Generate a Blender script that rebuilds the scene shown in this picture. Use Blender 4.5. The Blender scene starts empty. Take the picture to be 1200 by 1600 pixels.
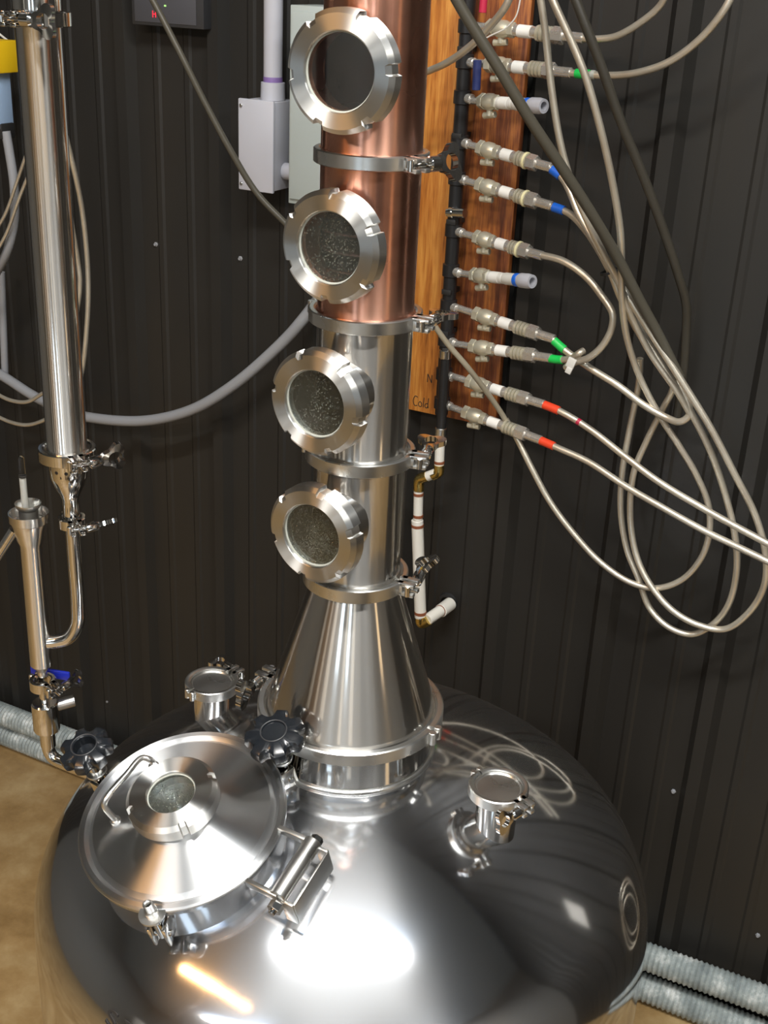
import bpy, bmesh, math, random
from mathutils import Vector, Matrix
random.seed(4)
PI = math.pi
R_ = math.radians
SC = bpy.context.scene
COL = SC.collection

# ------------------------------------------------------------------ camera
F = 1900.0                                   # focal length in pixels of the 1200x1600 frame
def _n(v): return v.normalized()
NAD = Vector((400 - 600, 5000 - 800, F)).normalized()      # world down, seen in camera axes (x right, y down, z forward)
HEAD = (Vector((0, 0, 1)) - NAD * NAD.z).normalized()
RGT = NAD.cross(HEAD)
CAM = Vector((0.0439, -1.8725, 2.65))
def ray(px, py):
    d = Vector((px - 600, py - 800, F)) / F
    return Vector((d.dot(RGT), d.dot(HEAD), -d.dot(NAD)))
cam_data = bpy.data.cameras.new('camera')
cam_data.sensor_fit = 'VERTICAL'; cam_data.sensor_height = 36.0
cam_data.lens = 36.0 * F / 1600.0
cam_data.clip_start = 0.05; cam_data.clip_end = 60
cam = bpy.data.objects.new('camera', cam_data); COL.objects.link(cam)
cam.matrix_world = Matrix(((RGT.x, -RGT.y, -RGT.z, CAM.x), (HEAD.x, -HEAD.y, -HEAD.z, CAM.y), (-NAD.x, NAD.y, NAD.z, CAM.z), (0, 0, 0, 1)))
SC.camera = cam

# ------------------------------------------------------------------ world, lights, exposure
SC.view_settings.view_transform = 'Standard'; SC.view_settings.look = 'None'
SC.view_settings.gamma = 1.0; SC.view_settings.use_curve_mapping = False
SC.view_settings.exposure = 0.0
wd = bpy.data.worlds.new('world'); SC.world = wd; wd.use_nodes = True
wd.node_tree.nodes['Background'].inputs[0].default_value = (0.5, 0.56, 0.65, 1)
wd.node_tree.nodes['Background'].inputs[1].default_value = 0.02

ANG = R_(-26.5)
T = Vector((math.cos(ANG), math.sin(ANG), 0)); NN = Vector((-T.y, T.x, 0))
WALL_D = 1.1
WF = Matrix(((T.x, NN.x, 0, NN.x * WALL_D), (T.y, NN.y, 0, NN.y * WALL_D), (0, 0, 1, 0), (0, 0, 0, 1)))   # wall frame: x along the wall, -y out of it
def area(name, loc, target, sx, sy, power, color, up='Y'):
    l = bpy.data.lights.new(name, 'AREA'); l.shape = 'RECTANGLE'; l.size = sx; l.size_y = sy
    l.energy = power; l.color = color
    o = bpy.data.objects.new(name, l); COL.objects.link(o)
    d = Vector(target) - Vector(loc)
    o.location = loc; o.rotation_euler = d.to_track_quat('-Z', up).to_euler()
    return o
CEIL = 4.9
# the strip over the kettle, added rear strips and uplights, a warm upright tube lamp, and daylight in two openings (fixtures are built further down)
# ceiling strips: place, direction in degrees, length, width, watts
LAMPS = [((0.05, -1.36, CEIL - .30), -2, 2.2, .11, 195),
         ((-2.6, -3.5, CEIL - .30), 0, 2.0, .16, 130), ((-.2, -5.2, CEIL - .30), 0, 2.0, .16, 130), ((3.0, -3.9, CEIL - .30), 0, 2.0, .16, 130)]  # rear strips added to brighten the room and give the steel more highlights
for loc, dg, sx, sy, p in LAMPS:
    o = area('ceiling_strip_light', loc, (loc[0], loc[1], 0), sx, sy, p, (1.0, .97, .91)); o.rotation_euler = (0, 0, R_(dg))
    o = area('ceiling_strip_uplight', (loc[0], loc[1], loc[2] + .1), (loc[0], loc[1], 9), sx, sy, p * .17, (.55, .78, 1.0)); o.rotation_euler = (PI, 0, R_(-dg))  # added bluish fill aimed upward, brightens the ceiling the steel reflects
# a warm bar lamp high on a floor pole, left behind the camera
WA, WB = Vector((-2.75, -1.35, 3.85)), Vector((-1.45, -2.10, 3.85))
WC = (WA + WB) / 2
l = area('warm_bar_light', WC, (0, -.1, 1.4), (WB - WA).length, .07, 22, (1.0, .52, .20))
_z = -(Vector((0, -.1, 1.4)) - WC).normalized(); _x = (WB - WA).normalized()
_x = (_x - _z * _x.dot(_z)).normalized(); _y = _z.cross(_x)
l.rotation_euler = Matrix((_x, _y, _z)).transposed().to_euler()

# ------------------------------------------------------------------ helpers
def W(px, py, w):                            # a point on the vertical plane w metres out of the wall
    d = ray(px, py); k = ((WALL_D - w) - CAM.dot(NN)) / d.dot(NN)
    return CAM + d * k
def WL(px, py, w):                           # the same in the wall frame
    p = W(px, py, w); return Vector((p.dot(T), -w, p.z))
def atY(px, py, Y):
    d = ray(px, py); return CAM + d * ((Y - CAM.y) / d.y)
def atZ(px, py, z):
    d = ray(px, py); return CAM + d * ((z - CAM.z) / d.z)

def finish(bm, ang=32):
    bmesh.ops.remove_doubles(bm, verts=bm.verts, dist=1e-6)
    bmesh.ops.recalc_face_normals(bm, faces=bm.faces)
    for f in bm.faces: f.smooth = True
    lim = R_(ang)
    for e in bm.edges:
        if len(e.link_faces) == 2 and e.calc_face_angle(0) > lim: e.smooth = False
FR = {}
def obj(name, bm, m, parent=None, mat=None, label=None, ang=32, world=False):
    """link one mesh; mat places it; world=True: the mesh is in world axes though it has a parent"""
    finish(bm, ang)
    if world and parent is not None:
        bmesh.ops.transform(bm, matrix=FR[parent.name].inverted(), verts=bm.verts)
    me = bpy.data.meshes.new(name); bm.to_mesh(me); bm.free()
    o = bpy.data.objects.new(name, me); COL.objects.link(o)
    me.materials.append(m)
    if mat is not None: o.matrix_local = mat
    if parent is not None: o.parent = parent
    if mat is not None: o.matrix_local = mat
    if label: o['label'] = label
    FR[o.name] = (FR[parent.name] if parent else Matrix()) @ (mat if mat is not None else Matrix())
    return o
def tag(o, label, cat, group=None):
    o['label'] = label; o['category'] = cat
    if group: o['group'] = group
    return o
def thing(name, label, cat, M=None, group=None):
    o = bpy.data.objects.new(name, None); COL.objects.link(o); o.empty_display_size = .05
    M = M if M is not None else Matrix()
    o.matrix_world = M; FR[o.name] = M.copy()
    return tag(o, label, cat, group)
def struct(o): o['kind'] = 'structure'; return o
def Tr(v): return Matrix.Translation(Vector(v))
def RotZ(a): return Matrix.Rotation(a, 4, 'Z')
def frame(o, z, x=None):                     # matrix with origin o and local Z along z
    z = Vector(z).normalized()
    if x is None: x = Vector((0, 0, 1)) if abs(z.z) < .9 else Vector((1, 0, 0))
    y = z.cross(Vector(x)).normalized(); x = y.cross(z)
    return Matrix(((x.x, y.x, z.x, o[0]), (x.y, y.y, z.y, o[1]), (x.z, y.z, z.z, o[2]), (0, 0, 0, 1)))

def lathe(bm, prof, seg=48, M=None, a0=0.0, a1=2 * PI, closed=False, rmod=None):
    M = M or Matrix(); full = abs(a1 - a0 - 2 * PI) < 1e-6
    n = seg if full else seg + 1
    rows = []
    for i in range(n):
        a = a0 + (a1 - a0) * i / seg
        row = []
        for j, (r, z) in enumerate(prof):
            rr = r if rmod is None else rmod(a, j, r)
            row.append(bm.verts.new(M @ Vector((rr * math.cos(a), rr * math.sin(a), z))))
        rows.append(row)
    m = len(prof)
    for i in range(seg if full else seg):
        A = rows[i]; B = rows[(i + 1) % n]
        for j in range(m if closed else m - 1):
            k = (j + 1) % m
            try: bm.faces.new((A[j], B[j], B[k], A[k]))
            except ValueError: pass
    if closed and not full:
        bm.faces.new(rows[0]); bm.faces.new(list(reversed(rows[-1])))
    bmesh.ops.dissolve_degenerate(bm, dist=1e-7, edges=bm.edges)
    return bm
def solid(prof):                             # close an outer profile onto the axis
    return [(0, prof[0][1])] + list(prof) + [(0, prof[-1][1])]
def cyl(bm, p0, p1, r, seg=20, bev=None, r1=None):
    p0 = Vector(p0); p1 = Vector(p1); L = (p1 - p0).length
    r1 = r if r1 is None else r1
    b = min(r, L) * .12 if bev is None else bev
    lathe(bm, [(0, 0), (r - b, 0), (r, b), (r1, L - b), (r1 - b, L), (0, L)], seg, frame(p0, p1 - p0))
    return bm
def hexn(bm, p0, p1, r, n=6):
    return cyl(bm, p0, p1, r, n, bev=r * .06)
def box(bm, lo, hi, M=None, bev=.002, seg=2):
    lo = Vector(lo); hi = Vector(hi)
    g = bmesh.ops.create_cube(bm, size=1.0)
    vs = g['verts']; c = (lo + hi) / 2; s = hi - lo
    for v in vs: v.co = Vector((v.co.x * s.x, v.co.y * s.y, v.co.z * s.z)) + c
    if bev > 0:
        es = list({e for v in vs for e in v.link_edges})
        r = bmesh.ops.bevel(bm, geom=es, offset=min(bev, min(abs(s.x), abs(s.y), abs(s.z)) * .4), segments=seg, affect='EDGES', profile=.5)
        vs = list({v for f in r['faces'] for v in f.verts} | {v for v in vs if v.is_valid})
    if M is not None:
        for v in vs: v.co = M @ v.co
    return bm
def spline(pts, n=8, closed=False):
    P = [Vector(p) for p in pts]; out = []
    for i in range(len(P) - 1):
        p0 = P[i - 1] if i > 0 else P[0] * 2 - P[1]
        p1, p2 = P[i], P[i + 1]
        p3 = P[i + 2] if i + 2 < len(P) else P[-1] * 2 - P[-2]
        d1 = max((p1 - p0).length, 1e-6) ** .5; d2 = max((p2 - p1).length, 1e-6) ** .5; d3 = max((p3 - p2).length, 1e-6) ** .5
        m1 = ((p1 - p0) / d1 - (p2 - p0) / (d1 + d2) + (p2 - p1) / d2) * d2
        m2 = ((p2 - p1) / d2 - (p3 - p1) / (d2 + d3) + (p3 - p2) / d3) * d2
        for k in range(n):
            t = k / n; t2 = t * t; t3 = t2 * t
            out.append(p1 * (2 * t3 - 3 * t2 + 1) + m1 * (t3 - 2 * t2 + t) + p2 * (-2 * t3 + 3 * t2) + m2 * (t3 - t2))
    out.append(P[-1]); return out
def sweep(bm, pts, r, seg=12, rf=None, caps=True):
    pts = [Vector(p) for p in pts]; n = len(pts)
    tan = [(pts[min(i + 1, n - 1)] - pts[max(i - 1, 0)]).normalized() for i in range(n)]
    u = tan[0].orthogonal().normalized(); rows = []; acc = 0.0
    for i in range(n):
        if i: acc += (pts[i] - pts[i - 1]).length
        u = (u - tan[i] * u.dot(tan[i])).normalized(); v = tan[i].cross(u)
        rr = r if rf is None else rf(acc, i)
        rows.append([bm.verts.new(pts[i] + (u * math.cos(2 * PI * k / seg) + v * math.sin(2 * PI * k / seg)) * rr) for k in range(seg)])
    for i in range(n - 1):
        for k in range(seg):
            bm.faces.new((rows[i][k], rows[i][(k + 1) % seg], rows[i + 1][(k + 1) % seg], rows[i + 1][k]))
    if caps:
        bm.faces.new(list(reversed(rows[0]))); bm.faces.new(rows[-1])
    return bm
def new(): return bmesh.new()
def resample(pts, step):
    out = [pts[0].copy()]; acc = 0
    for a, b in zip(pts, pts[1:]):
        L = (b - a).length; d = step - acc
        while d <= L:
            out.append(a.lerp(b, d / L)); d += step
        acc = (acc + L) % step
    return out

# ------------------------------------------------------------------ materials
def mat(name, color, metal=0.0, rough=.5, **kw):
    m = bpy.data.materials.new(name); m.use_nodes = True
    nt = m.node_tree; b = nt.nodes['Principled BSDF']
    b.inputs['Base Color'].default_value = (*color, 1); b.inputs['Metallic'].default_value = metal; b.inputs['Roughness'].default_value = rough
    for k, v in kw.items():
        b.inputs[k].default_value = v
    return m
def nodes(m): return m.node_tree, m.node_tree.nodes['Principled BSDF']
def N(nt, t, **kw):
    n = nt.nodes.new(t)
    for k, v in kw.items(): setattr(n, k, v)
    return n
def noise(nt, scale, detail=4, vec=None, stretch=None, rough=.5):
    tc = N(nt, 'ShaderNodeTexCoord'); mp = N(nt, 'ShaderNodeMapping'); n = N(nt, 'ShaderNodeTexNoise')
    nt.links.new(tc.outputs['Object'], mp.inputs[0]); nt.links.new(mp.outputs[0], n.inputs['Vector'])
    if stretch: mp.inputs['Scale'].default_value = stretch
    n.inputs['Scale'].default_value = scale; n.inputs['Detail'].default_value = detail; n.inputs['Roughness'].default_value = rough
    return n.outputs['Fac']
def ramp(nt, fac, stops):
    r = N(nt, 'ShaderNodeValToRGB'); e = r.color_ramp.elements
    while len(e) < len(stops): e.new(.5)
    for x, (p, c) in zip(e, stops):
        x.position = p; x.color = (*c, 1) if len(c) == 3 else c
    nt.links.new(fac, r.inputs[0]); return r.outputs[0]
def maprange(nt, fac, a, b, c, d):
    r = N(nt, 'ShaderNodeMapRange'); nt.links.new(fac, r.inputs[0])
    for i, v in enumerate((a, b, c, d)): r.inputs[i + 1].default_value = v
    return r.outputs[0]
def bump(nt, b, h, strength=.2, dist=.001):
    n = N(nt, 'ShaderNodeBump'); n.inputs['Strength'].default_value = strength; n.inputs['Distance'].default_value = dist
    nt.links.new(h, n.inputs['Height']); nt.links.new(n.outputs[0], b.inputs['Normal'])
def steel(name, color, r0, r1, aniso=0, scale=14, stretch=None, bmp=0):
    m = mat(name, color, 1.0, r0); nt, b = nodes(m)
    f = noise(nt, scale, 2, stretch=stretch)
    nt.links.new(maprange(nt, f, .2, .8, r0, r1), b.inputs['Roughness'])
    if aniso:
        b.inputs['Anisotropic'].default_value = aniso
        t = N(nt, 'ShaderNodeTangent', direction_type='RADIAL', axis='Z'); nt.links.new(t.outputs[0], b.inputs['Tangent'])
    if bmp: bump(nt, b, noise(nt, scale * 6, 3, stretch=stretch), bmp, .0006)
    return m
M = {}
def turned(name, color, r, aniso):           # circular brushing about the object's own Z
    m = mat(name, color, 1.0, r); nt, b = nodes(m)
    b.inputs['Anisotropic'].default_value = aniso; b.inputs['Anisotropic Rotation'].default_value = .25
    t = N(nt, 'ShaderNodeTangent', direction_type='RADIAL', axis='Z'); nt.links.new(t.outputs[0], b.inputs['Tangent'])
    return m
def hazed(name, color, r0, r1, fac, r2, an, scale=9):
    """sharp polish plus the wide, one-way haze of fine circular scratches"""
    m = steel(name, color, r0, r1, 0, scale); nt, b = nodes(m)
    c = nt.nodes.new('ShaderNodeBsdfPrincipled'); c.inputs['Base Color'].default_value = (*color, 1); c.inputs['Metallic'].default_value = 1
    c.inputs['Roughness'].default_value = r2; c.inputs['Anisotropic'].default_value = an; c.inputs['Anisotropic Rotation'].default_value = .25
    t = N(nt, 'ShaderNodeTangent', direction_type='RADIAL', axis='Z'); nt.links.new(t.outputs[0], c.inputs['Tangent'])
    mx = N(nt, 'ShaderNodeMixShader'); mx.inputs[0].default_value = fac
    nt.links.new(b.outputs[0], mx.inputs[1]); nt.links.new(c.outputs[0], mx.inputs[2]); nt.links.new(mx.outputs[0], nt.nodes['Material Output'].inputs[0])
    return m
M['mirror'] = steel('polished_steel', (.70, .685, .655), .05, .13, 0, 9)
M['tube'] = hazed('polished_tube_steel', (.72, .70, .665), .06, .12, .30, .36, 1.0)
M['dome'] = hazed('polished_kettle_steel', (.62, .63, .65), .07, .12, .20, .34, .85, 5)
M['satin'] = steel('satin_steel', (.66, .66, .64), .22, .38)
M['brushed'] = turned('turned_steel', (.66, .655, .635), .36, 1.0)
M['lid'] = turned('brushed_lid_steel', (.70, .71, .72), .35, 1.0)
M['copper'] = steel('copper', (.62, .30, .20), .20, .36, .8, 7, None, .08); nodes(M['copper'])[1].inputs['Anisotropic Rotation'].default_value = .25
M['tarnish'] = mat('tarnished_inside', (.09, .035, .028), .5, .5)  # inner copper faces and plates, darker than the outer copper
M['stained'] = mat('stained_inside_steel', (.16, .16, .13), .6, .5)  # inner faces of the steel sections, darker than the outside
nt, b = nodes(M['copper']); nt.links.new(ramp(nt, noise(nt, 11, 6), [(.28, (.46, .20, .13)), (.5, (.74, .37, .26)), (.75, (.80, .46, .34))]), b.inputs['Base Color'])
M['brass'] = steel('dull_nickel_brass', (.62, .59, .47), .25, .45, 0, 60); nodes(M['brass'])[1].inputs['Metallic'].default_value = .6
M['gold'] = steel('yellow_brass', (.62, .47, .16), .2, .35, 0, 40)
M['fitting'] = steel('nickel_fitting', (.68, .65, .60), .18, .34, 0, 60); nodes(M['fitting'])[1].inputs['Metallic'].default_value = .75
M['black'] = mat('black_plastic', (.010, .012, .015), 0, .22)
M['blackpipe'] = mat('black_pipe_paint', (.012, .012, .013), 0, .38)
M['white'] = mat('white_plastic', (.62, .61, .57), 0, .4)
M['label'] = mat('white_label', (.75, .74, .70), 0, .5)
M['pvc'] = mat('white_water_pipe', (.70, .68, .62), 0, .35)
M['band'] = mat('red_brown_tape', (.22, .07, .03), 0, .5)
M['greyp'] = mat('grey_conduit', (.27, .28, .30), 0, .35)
M['palep'] = mat('pale_grey_plastic', (.44, .45, .50), 0, .45)
M['panel'] = mat('pale_painted_metal', (.40, .45, .44), .0, .4)
M['lightblue'] = mat('pale_blue_plastic', (.30, .42, .60), 0, .4)
M['yellow'] = mat('yellow_plastic', (.75, .48, .01), 0, .4)
M['bluetape'] = mat('blue_tape', (.01, .12, .60), 0, .4)
M['greentape'] = mat('green_tape', (.01, .50, .08), 0, .4)
M['redtape'] = mat('orange_red_tape', (.75, .06, .02), 0, .4)
M['bluevalve'] = mat('blue_valve_handle', (.01, .02, .30), 0, .35)
M['navy'] = mat('dark_blue_sleeve', (.02, .03, .12), 0, .4)
M['cream'] = mat('cream_plastic', (.75, .70, .42), 0, .4)
M['pink'] = mat('red_sleeve', (.45, .02, .06), 0, .4)
M['ink'] = mat('black_ink', (.015, .012, .01), 0, .7)
M['rubber'] = mat('black_rubber', (.012, .012, .012), 0, .6)
M['display'] = mat('display_case', (.03, .031, .034), 0, .4)
M['screen'] = mat('grey_screen', (.062, .064, .075), 0, .5)
M['gasket'] = mat('pale_gasket', (.36, .37, .33), 0, .5)
M['led'] = mat('red_led', (.5, .01, .02), 0, .5); nt, b = nodes(M['led']); b.inputs['Emission Color'].default_value = (1, .03, .06, 1); b.inputs['Emission Strength'].default_value = 1.2
M['greenled'] = mat('green_led', (.2, .4, .1), 0, .5); nt, b = nodes(M['greenled']); b.inputs['Emission Color'].default_value = (.5, 1, .3, 1); b.inputs['Emission Strength'].default_value = .8
# braided steel hose
m = M['braid'] = mat('braided_hose', (.50, .46, .38), .72, .32); nt, b = nodes(m)
nt.links.new(ramp(nt, noise(nt, 9, 3), [(.3, (.55, .49, .40)), (.7, (.76, .72, .61))]), b.inputs['Base Color'])
bump(nt, b, noise(nt, 700, 2), .35, .0008)
# clear vinyl tube
M['vinyl'] = mat('clouded_vinyl', (.40, .36, .27), 0, .25); nt, b = nodes(M['vinyl']); b.inputs['Transmission Weight'].default_value = .35; b.inputs['IOR'].default_value = 1.3
M['vinylblack'] = mat('dark_tube', (.040, .036, .028), 0, .4)
M['vinyldark'] = mat('smoky_vinyl', (.085, .078, .06), 0, .35); nt, b = nodes(M['vinyldark']); b.inputs['Transmission Weight'].default_value = .2; b.inputs['IOR'].default_value = 1.3
# glass of the sight windows, wet with droplets
def wetglass(name, lo, hi, fog, scale=260):
    m = mat(name, (.9, .93, .9), 0, .02); nt, b = nodes(m)
    b.inputs['Transmission Weight'].default_value = 1.0; b.inputs['IOR'].default_value = 1.45
    tc = N(nt, 'ShaderNodeTexCoord'); v = N(nt, 'ShaderNodeTexVoronoi'); v.inputs['Scale'].default_value = scale
    nt.links.new(tc.outputs['Object'], v.inputs['Vector'])
    drops = maprange(nt, v.outputs['Distance'], .18, .34, 1, 0)
    sc = N(nt, 'ShaderNodeMath', operation='MULTIPLY'); nt.links.new(drops, sc.inputs[0])
    nt.links.new(maprange(nt, noise(nt, 26, 4), lo, hi, 0, 1), sc.inputs[1])
    bump(nt, b, sc.outputs[0], .6, .0012)
    d = N(nt, 'ShaderNodeBsdfDiffuse'); d.inputs[0].default_value = (*fog, 1)
    mx = N(nt, 'ShaderNodeMixShader'); out = nt.nodes['Material Output']
    nt.links.new(maprange(nt, sc.outputs[0], 0, 1, .05, .55), mx.inputs[0]); nt.links.new(b.outputs[0], mx.inputs[1]); nt.links.new(d.outputs[0], mx.inputs[2])
    nt.links.new(mx.outputs[0], out.inputs[0]); return m
M['wet'] = wetglass('wet_sight_glass', .35, .62, (.22, .23, .19))
M['clearish'] = wetglass('nearly_clear_sight_glass', .62, .8, (.035, .03, .03), 120)
M['fogged'] = wetglass('fogged_sight_glass', .30, .55, (.24, .235, .17), 420)
g = M['glass'] = mat('clear_glass', (.95, .97, .95), 0, .02); nt, b = nodes(g); b.inputs['Transmission Weight'].default_value = 1; b.inputs['IOR'].default_value = 1.2
# wall sheet
m = M['wall'] = mat('dark_bronze_sheet', (.030, .028, .025), 0, .45); nt, b = nodes(m); b.inputs['Specular IOR Level'].default_value = .3
nt.links.new(ramp(nt, noise(nt, 2.2, 6, stretch=(1, 1, .25)), [(.3, (.016, .0157, .0150)), (.55, (.022, .0208, .0188)), (.8, (.030, .0255, .0195))]), b.inputs['Base Color'])
bump(nt, b, noise(nt, 500, 2), .12, .0006)
# floor
m = M['floor'] = mat('stained_concrete', (.3, .2, .1), 0, .4); nt, b = nodes(m)
nt.links.new(ramp(nt, noise(nt, 5, 8, rough=.65), [(.3, (.21, .125, .046)), (.5, (.34, .22, .094)), (.7, (.46, .335, .17))]), b.inputs['Base Color'])
bump(nt, b, noise(nt, 60, 4), .15, .002)
M['roomwall'] = mat('room_wall_sheet', (.16, .16, .155), 0, .6)
M['cabinet'] = mat('white_cabinet_paint', (.75, .74, .70), 0, .4)
M['ceiling'] = mat('ceiling_sheet', (.24, .32, .42), 0, .7)
# wood
def wood(name, c0, c1, c2):
    m = mat(name, c1, 0, .45); nt, b = nodes(m)
    f = noise(nt, 9, 6, stretch=(7, 7, .55), rough=.6); g = noise(nt, 55, 3, stretch=(6, 6, .3))
    mx = N(nt, 'ShaderNodeMath', operation='MULTIPLY_ADD'); nt.links.new(g, mx.inputs[0]); mx.inputs[1].default_value = .35; nt.links.new(f, mx.inputs[2])
    nt.links.new(ramp(nt, mx.outputs[0], [(.42, c0), (.62, c1), (.85, c2)]), b.inputs['Base Color'])
    bump(nt, b, g, .2, .0008); return m
M['wood'] = wood('orange_pine', (.10, .028, .006), (.40, .135, .020), (.60, .27, .055))
M['woodred'] = wood('red_stained_pine', (.035, .011, .006), (.17, .048, .018), (.42, .15, .035))
# dusty corrugated duct
m = M['duct'] = mat('dusty_grey_corrugated', (.2, .24, .24), 0, .5); nt, b = nodes(m)
nt.links.new(ramp(nt, noise(nt, 14, 7, rough=.7), [(.35, (.20, .235, .24)), (.52, (.33, .375, .375)), (.66, (.66, .69, .68))]), b.inputs['Base Color'])

# ------------------------------------------------------------------ the room
S0, S1 = -5.5, 4.5; D1 = -8.0                # extent along the wall, and of the room behind the camera
def rib_wall():
    bm = new(); pts = []
    s = S0; pts.append((s, 0))
    base = -1.035 - .2985 * 14
    ribs = []
    for i in range(40):
        c = base + .2985 * i
        if S0 + .05 < c < S1 - .35:
            ribs += [(c - .034, 0), (c - .016, -.028), (c + .016, -.028), (c + .034, 0)]
            for q in (.1, .2): ribs += [(c + q - .014, 0), (c + q - .007, -.0045), (c + q + .007, -.0045), (c + q + .014, 0)]
    pts += ribs + [(S1, 0), (S1, .05), (S0, .05)]
    lo = [bm.verts.new((x, y, 0)) for x, y in pts]; hi = [bm.verts.new((x, y, CEIL)) for x, y in pts]
    n = len(pts)
    for i in range(n): bm.faces.new((lo[i], lo[(i + 1) % n], hi[(i + 1) % n], hi[i]))
    bm.faces.new(lo); bm.faces.new(list(reversed(hi)))
    return bm
struct(obj('wall_back', rib_wall(), M['wall'], mat=WF, ang=20))
struct(obj('floor', box(new(), (S0, D1 - WALL_D, -.1), (S1, .05, 0), bev=0), M['floor'], mat=WF))
struct(obj('ceiling', box(new(), (S0, D1 - WALL_D, CEIL), (S1, .05, CEIL + .1), bev=0), M['ceiling'], mat=WF))
struct(obj('wall_left', box(new(), (S0 - .1, D1 - WALL_D, 0), (S0, .05, CEIL), bev=0), M['roomwall'], mat=WF))
struct(obj('wall_right', box(new(), (S1, D1 - WALL_D, 0), (S1 + .1, .05, CEIL), bev=0), M['roomwall'], mat=WF))
struct(obj('wall_front', box(new(), (S0 - .1, D1 - WALL_D - .1, 0), (S1 + .1, D1 - WALL_D, CEIL), bev=0), M['roomwall'], mat=WF))
# daylit openings behind the camera and at the right end of the room
def glow(name, color, s):
    m = bpy.data.materials.new(name); m.use_nodes = True; nt = m.node_tree; nt.nodes.remove(nt.nodes['Principled BSDF'])
    e = N(nt, 'ShaderNodeEmission'); e.inputs[0].default_value = (*color, 1); e.inputs[1].default_value = s
    nt.links.new(e.outputs[0], nt.nodes['Material Output'].inputs[0]); return m
M['day'] = glow('daylight_pane', (.72, .87, 1.0), 3.2)
M['warmpane'] = glow('warm_lit_pane', (1.0, .72, .42), 1.6)
def window(n, lo, hi, m):
    f = new()
    x0, y0, z0 = lo; x1, y1, z1 = hi
    if x1 - x0 > y1 - y0:
        for a, b_ in (((x0 - .06, y0, z0 - .06), (x0, y1, z1 + .06)), ((x1, y0, z0 - .06), (x1 + .06, y1, z1 + .06)), ((x0, y0, z1), (x1, y1, z1 + .06)), ((x0, y0, z0 - .06), (x1, y1, z0))): box(f, a, b_)
    else:
        for a, b_ in (((x0, y0 - .06, z0 - .06), (x1, y0, z1 + .06)), ((x0, y1, z0 - .06), (x1, y1 + .06, z1 + .06)), ((x0, y0, z1), (x1, y1, z1 + .06)), ((x0, y0, z0 - .06), (x1, y1, z0))): box(f, a, b_)
    w = struct(obj(n, f, M['palep'], mat=WF))
    obj('pane', box(new(), (x0 + .001, y0 + (.015 if x1 - x0 > y1 - y0 else 0.001), z0), (x1 - .001, y1 - (.015 if x1 - x0 > y1 - y0 else .001), z1), bev=0), m, w)
yF = D1 - WALL_D
window('window_1', (.0, yF, .9), (.9, yF + .05, 3.6), M['day'])
window('window_2', (2.6, yF, .9), (3.3, yF + .05, 3.0), M['day'])
window('window_3', (S1 - .05, -2.2, 1.0), (S1, -1.85, 2.9), M['warmpane'])

for i, (sx_, sw, zh) in enumerate([(-4.6, .5, 2.0), (-2.9, .35, 2.4), (-1.6, .6, 1.9), (.95 + .5, .4, 2.3), (3.3, .5, 2.0)]):
    bm = box(new(), (sx_, yF + 1.3, 0.08), (sx_ + sw, yF + 1.8, zh), bev=.01)  # unseen pale blocks, added as bright upright streaks for the steel to reflect
    o = obj('tall_cabinet', bm, M['cabinet'], None, WF); tag(o, ['leftmost tall white cabinet behind the photographer', 'tallest white cabinet, second from the left behind the photographer', 'wide white cabinet in the middle behind the photographer', 'narrow white cabinet right of the daylit window behind the photographer', 'rightmost tall white cabinet behind the photographer'][i], 'cabinet', 'tall white cabinets behind the photographer')
    obj('plinth', box(new(), (sx_ + .03, yF + 1.33, 0), (sx_ + sw - .03, yF + 1.77, .08), bev=.002), M['black'], o)
for (loc, dg, sx, sy, p), lb in zip(LAMPS, ['strip light over the kettle', 'strip light over the left back of the room', 'strip light at the far back of the room', 'strip light over the right back of the room']):
    t = thing('ceiling_light', 'white ' + lb, 'lamp', Tr(loc) @ RotZ(R_(dg)), 'strip lights under the ceiling')
    obj('housing', box(new(), (-sx / 2 - .03, -sy / 2 - .03, .012), (sx / 2 + .03, sy / 2 + .03, .09), bev=.01), M['palep'], t)
    for q in (-1, 1): obj('suspension_wire', cyl(new(), (q * sx * .4, 0, .09), (q * sx * .4, 0, CEIL - loc[2]), .003, 8), M['satin'], t)
t = thing('work_lamp', 'warm bar lamp on a tall floor pole behind the photographer', 'lamp', Tr((WC.x, WC.y, 0)))
bk = _z * .03
obj('base', cyl(new(), (bk.x, bk.y, 0), (bk.x, bk.y, .03), .22, 32), M['black'], t)
obj('pole', cyl(new(), (bk.x, bk.y, .03), (bk.x, bk.y, 3.86), .018, 16), M['black'], t)
obj('lamp_bar', cyl(new(), WA + bk - Vector((WC.x, WC.y, 0)), WB + bk - Vector((WC.x, WC.y, 0)), .02, 16), M['black'], t)
# black cylinder added to darken reflections in the steel, then the camera's platform
o = obj('storage_tank', lathe(new(), solid([(.6, 0), (.6, 2.2), (.5, 2.45), (.2, 2.6)]), 48), M['rubber'], None, Tr((1.5, -3.3, 0))); tag(o, 'black plastic storage tank behind the photographer', 'tank')
t = thing('work_platform', 'dark steel platform the photographer stands on', 'platform', Tr((.05, -2.35, 0)))
obj('deck', box(new(), (-.9, -.6, .94), (.9, .6, 1.0), bev=.01), M['rubber'], t)
for x in (-.85, .85):
    for y in (-.55, .55): obj('leg', box(new(), (x - .03, y - .03, 0), (x + .03, y + .03, .94), bev=.004), M['rubber'], t)

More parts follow.
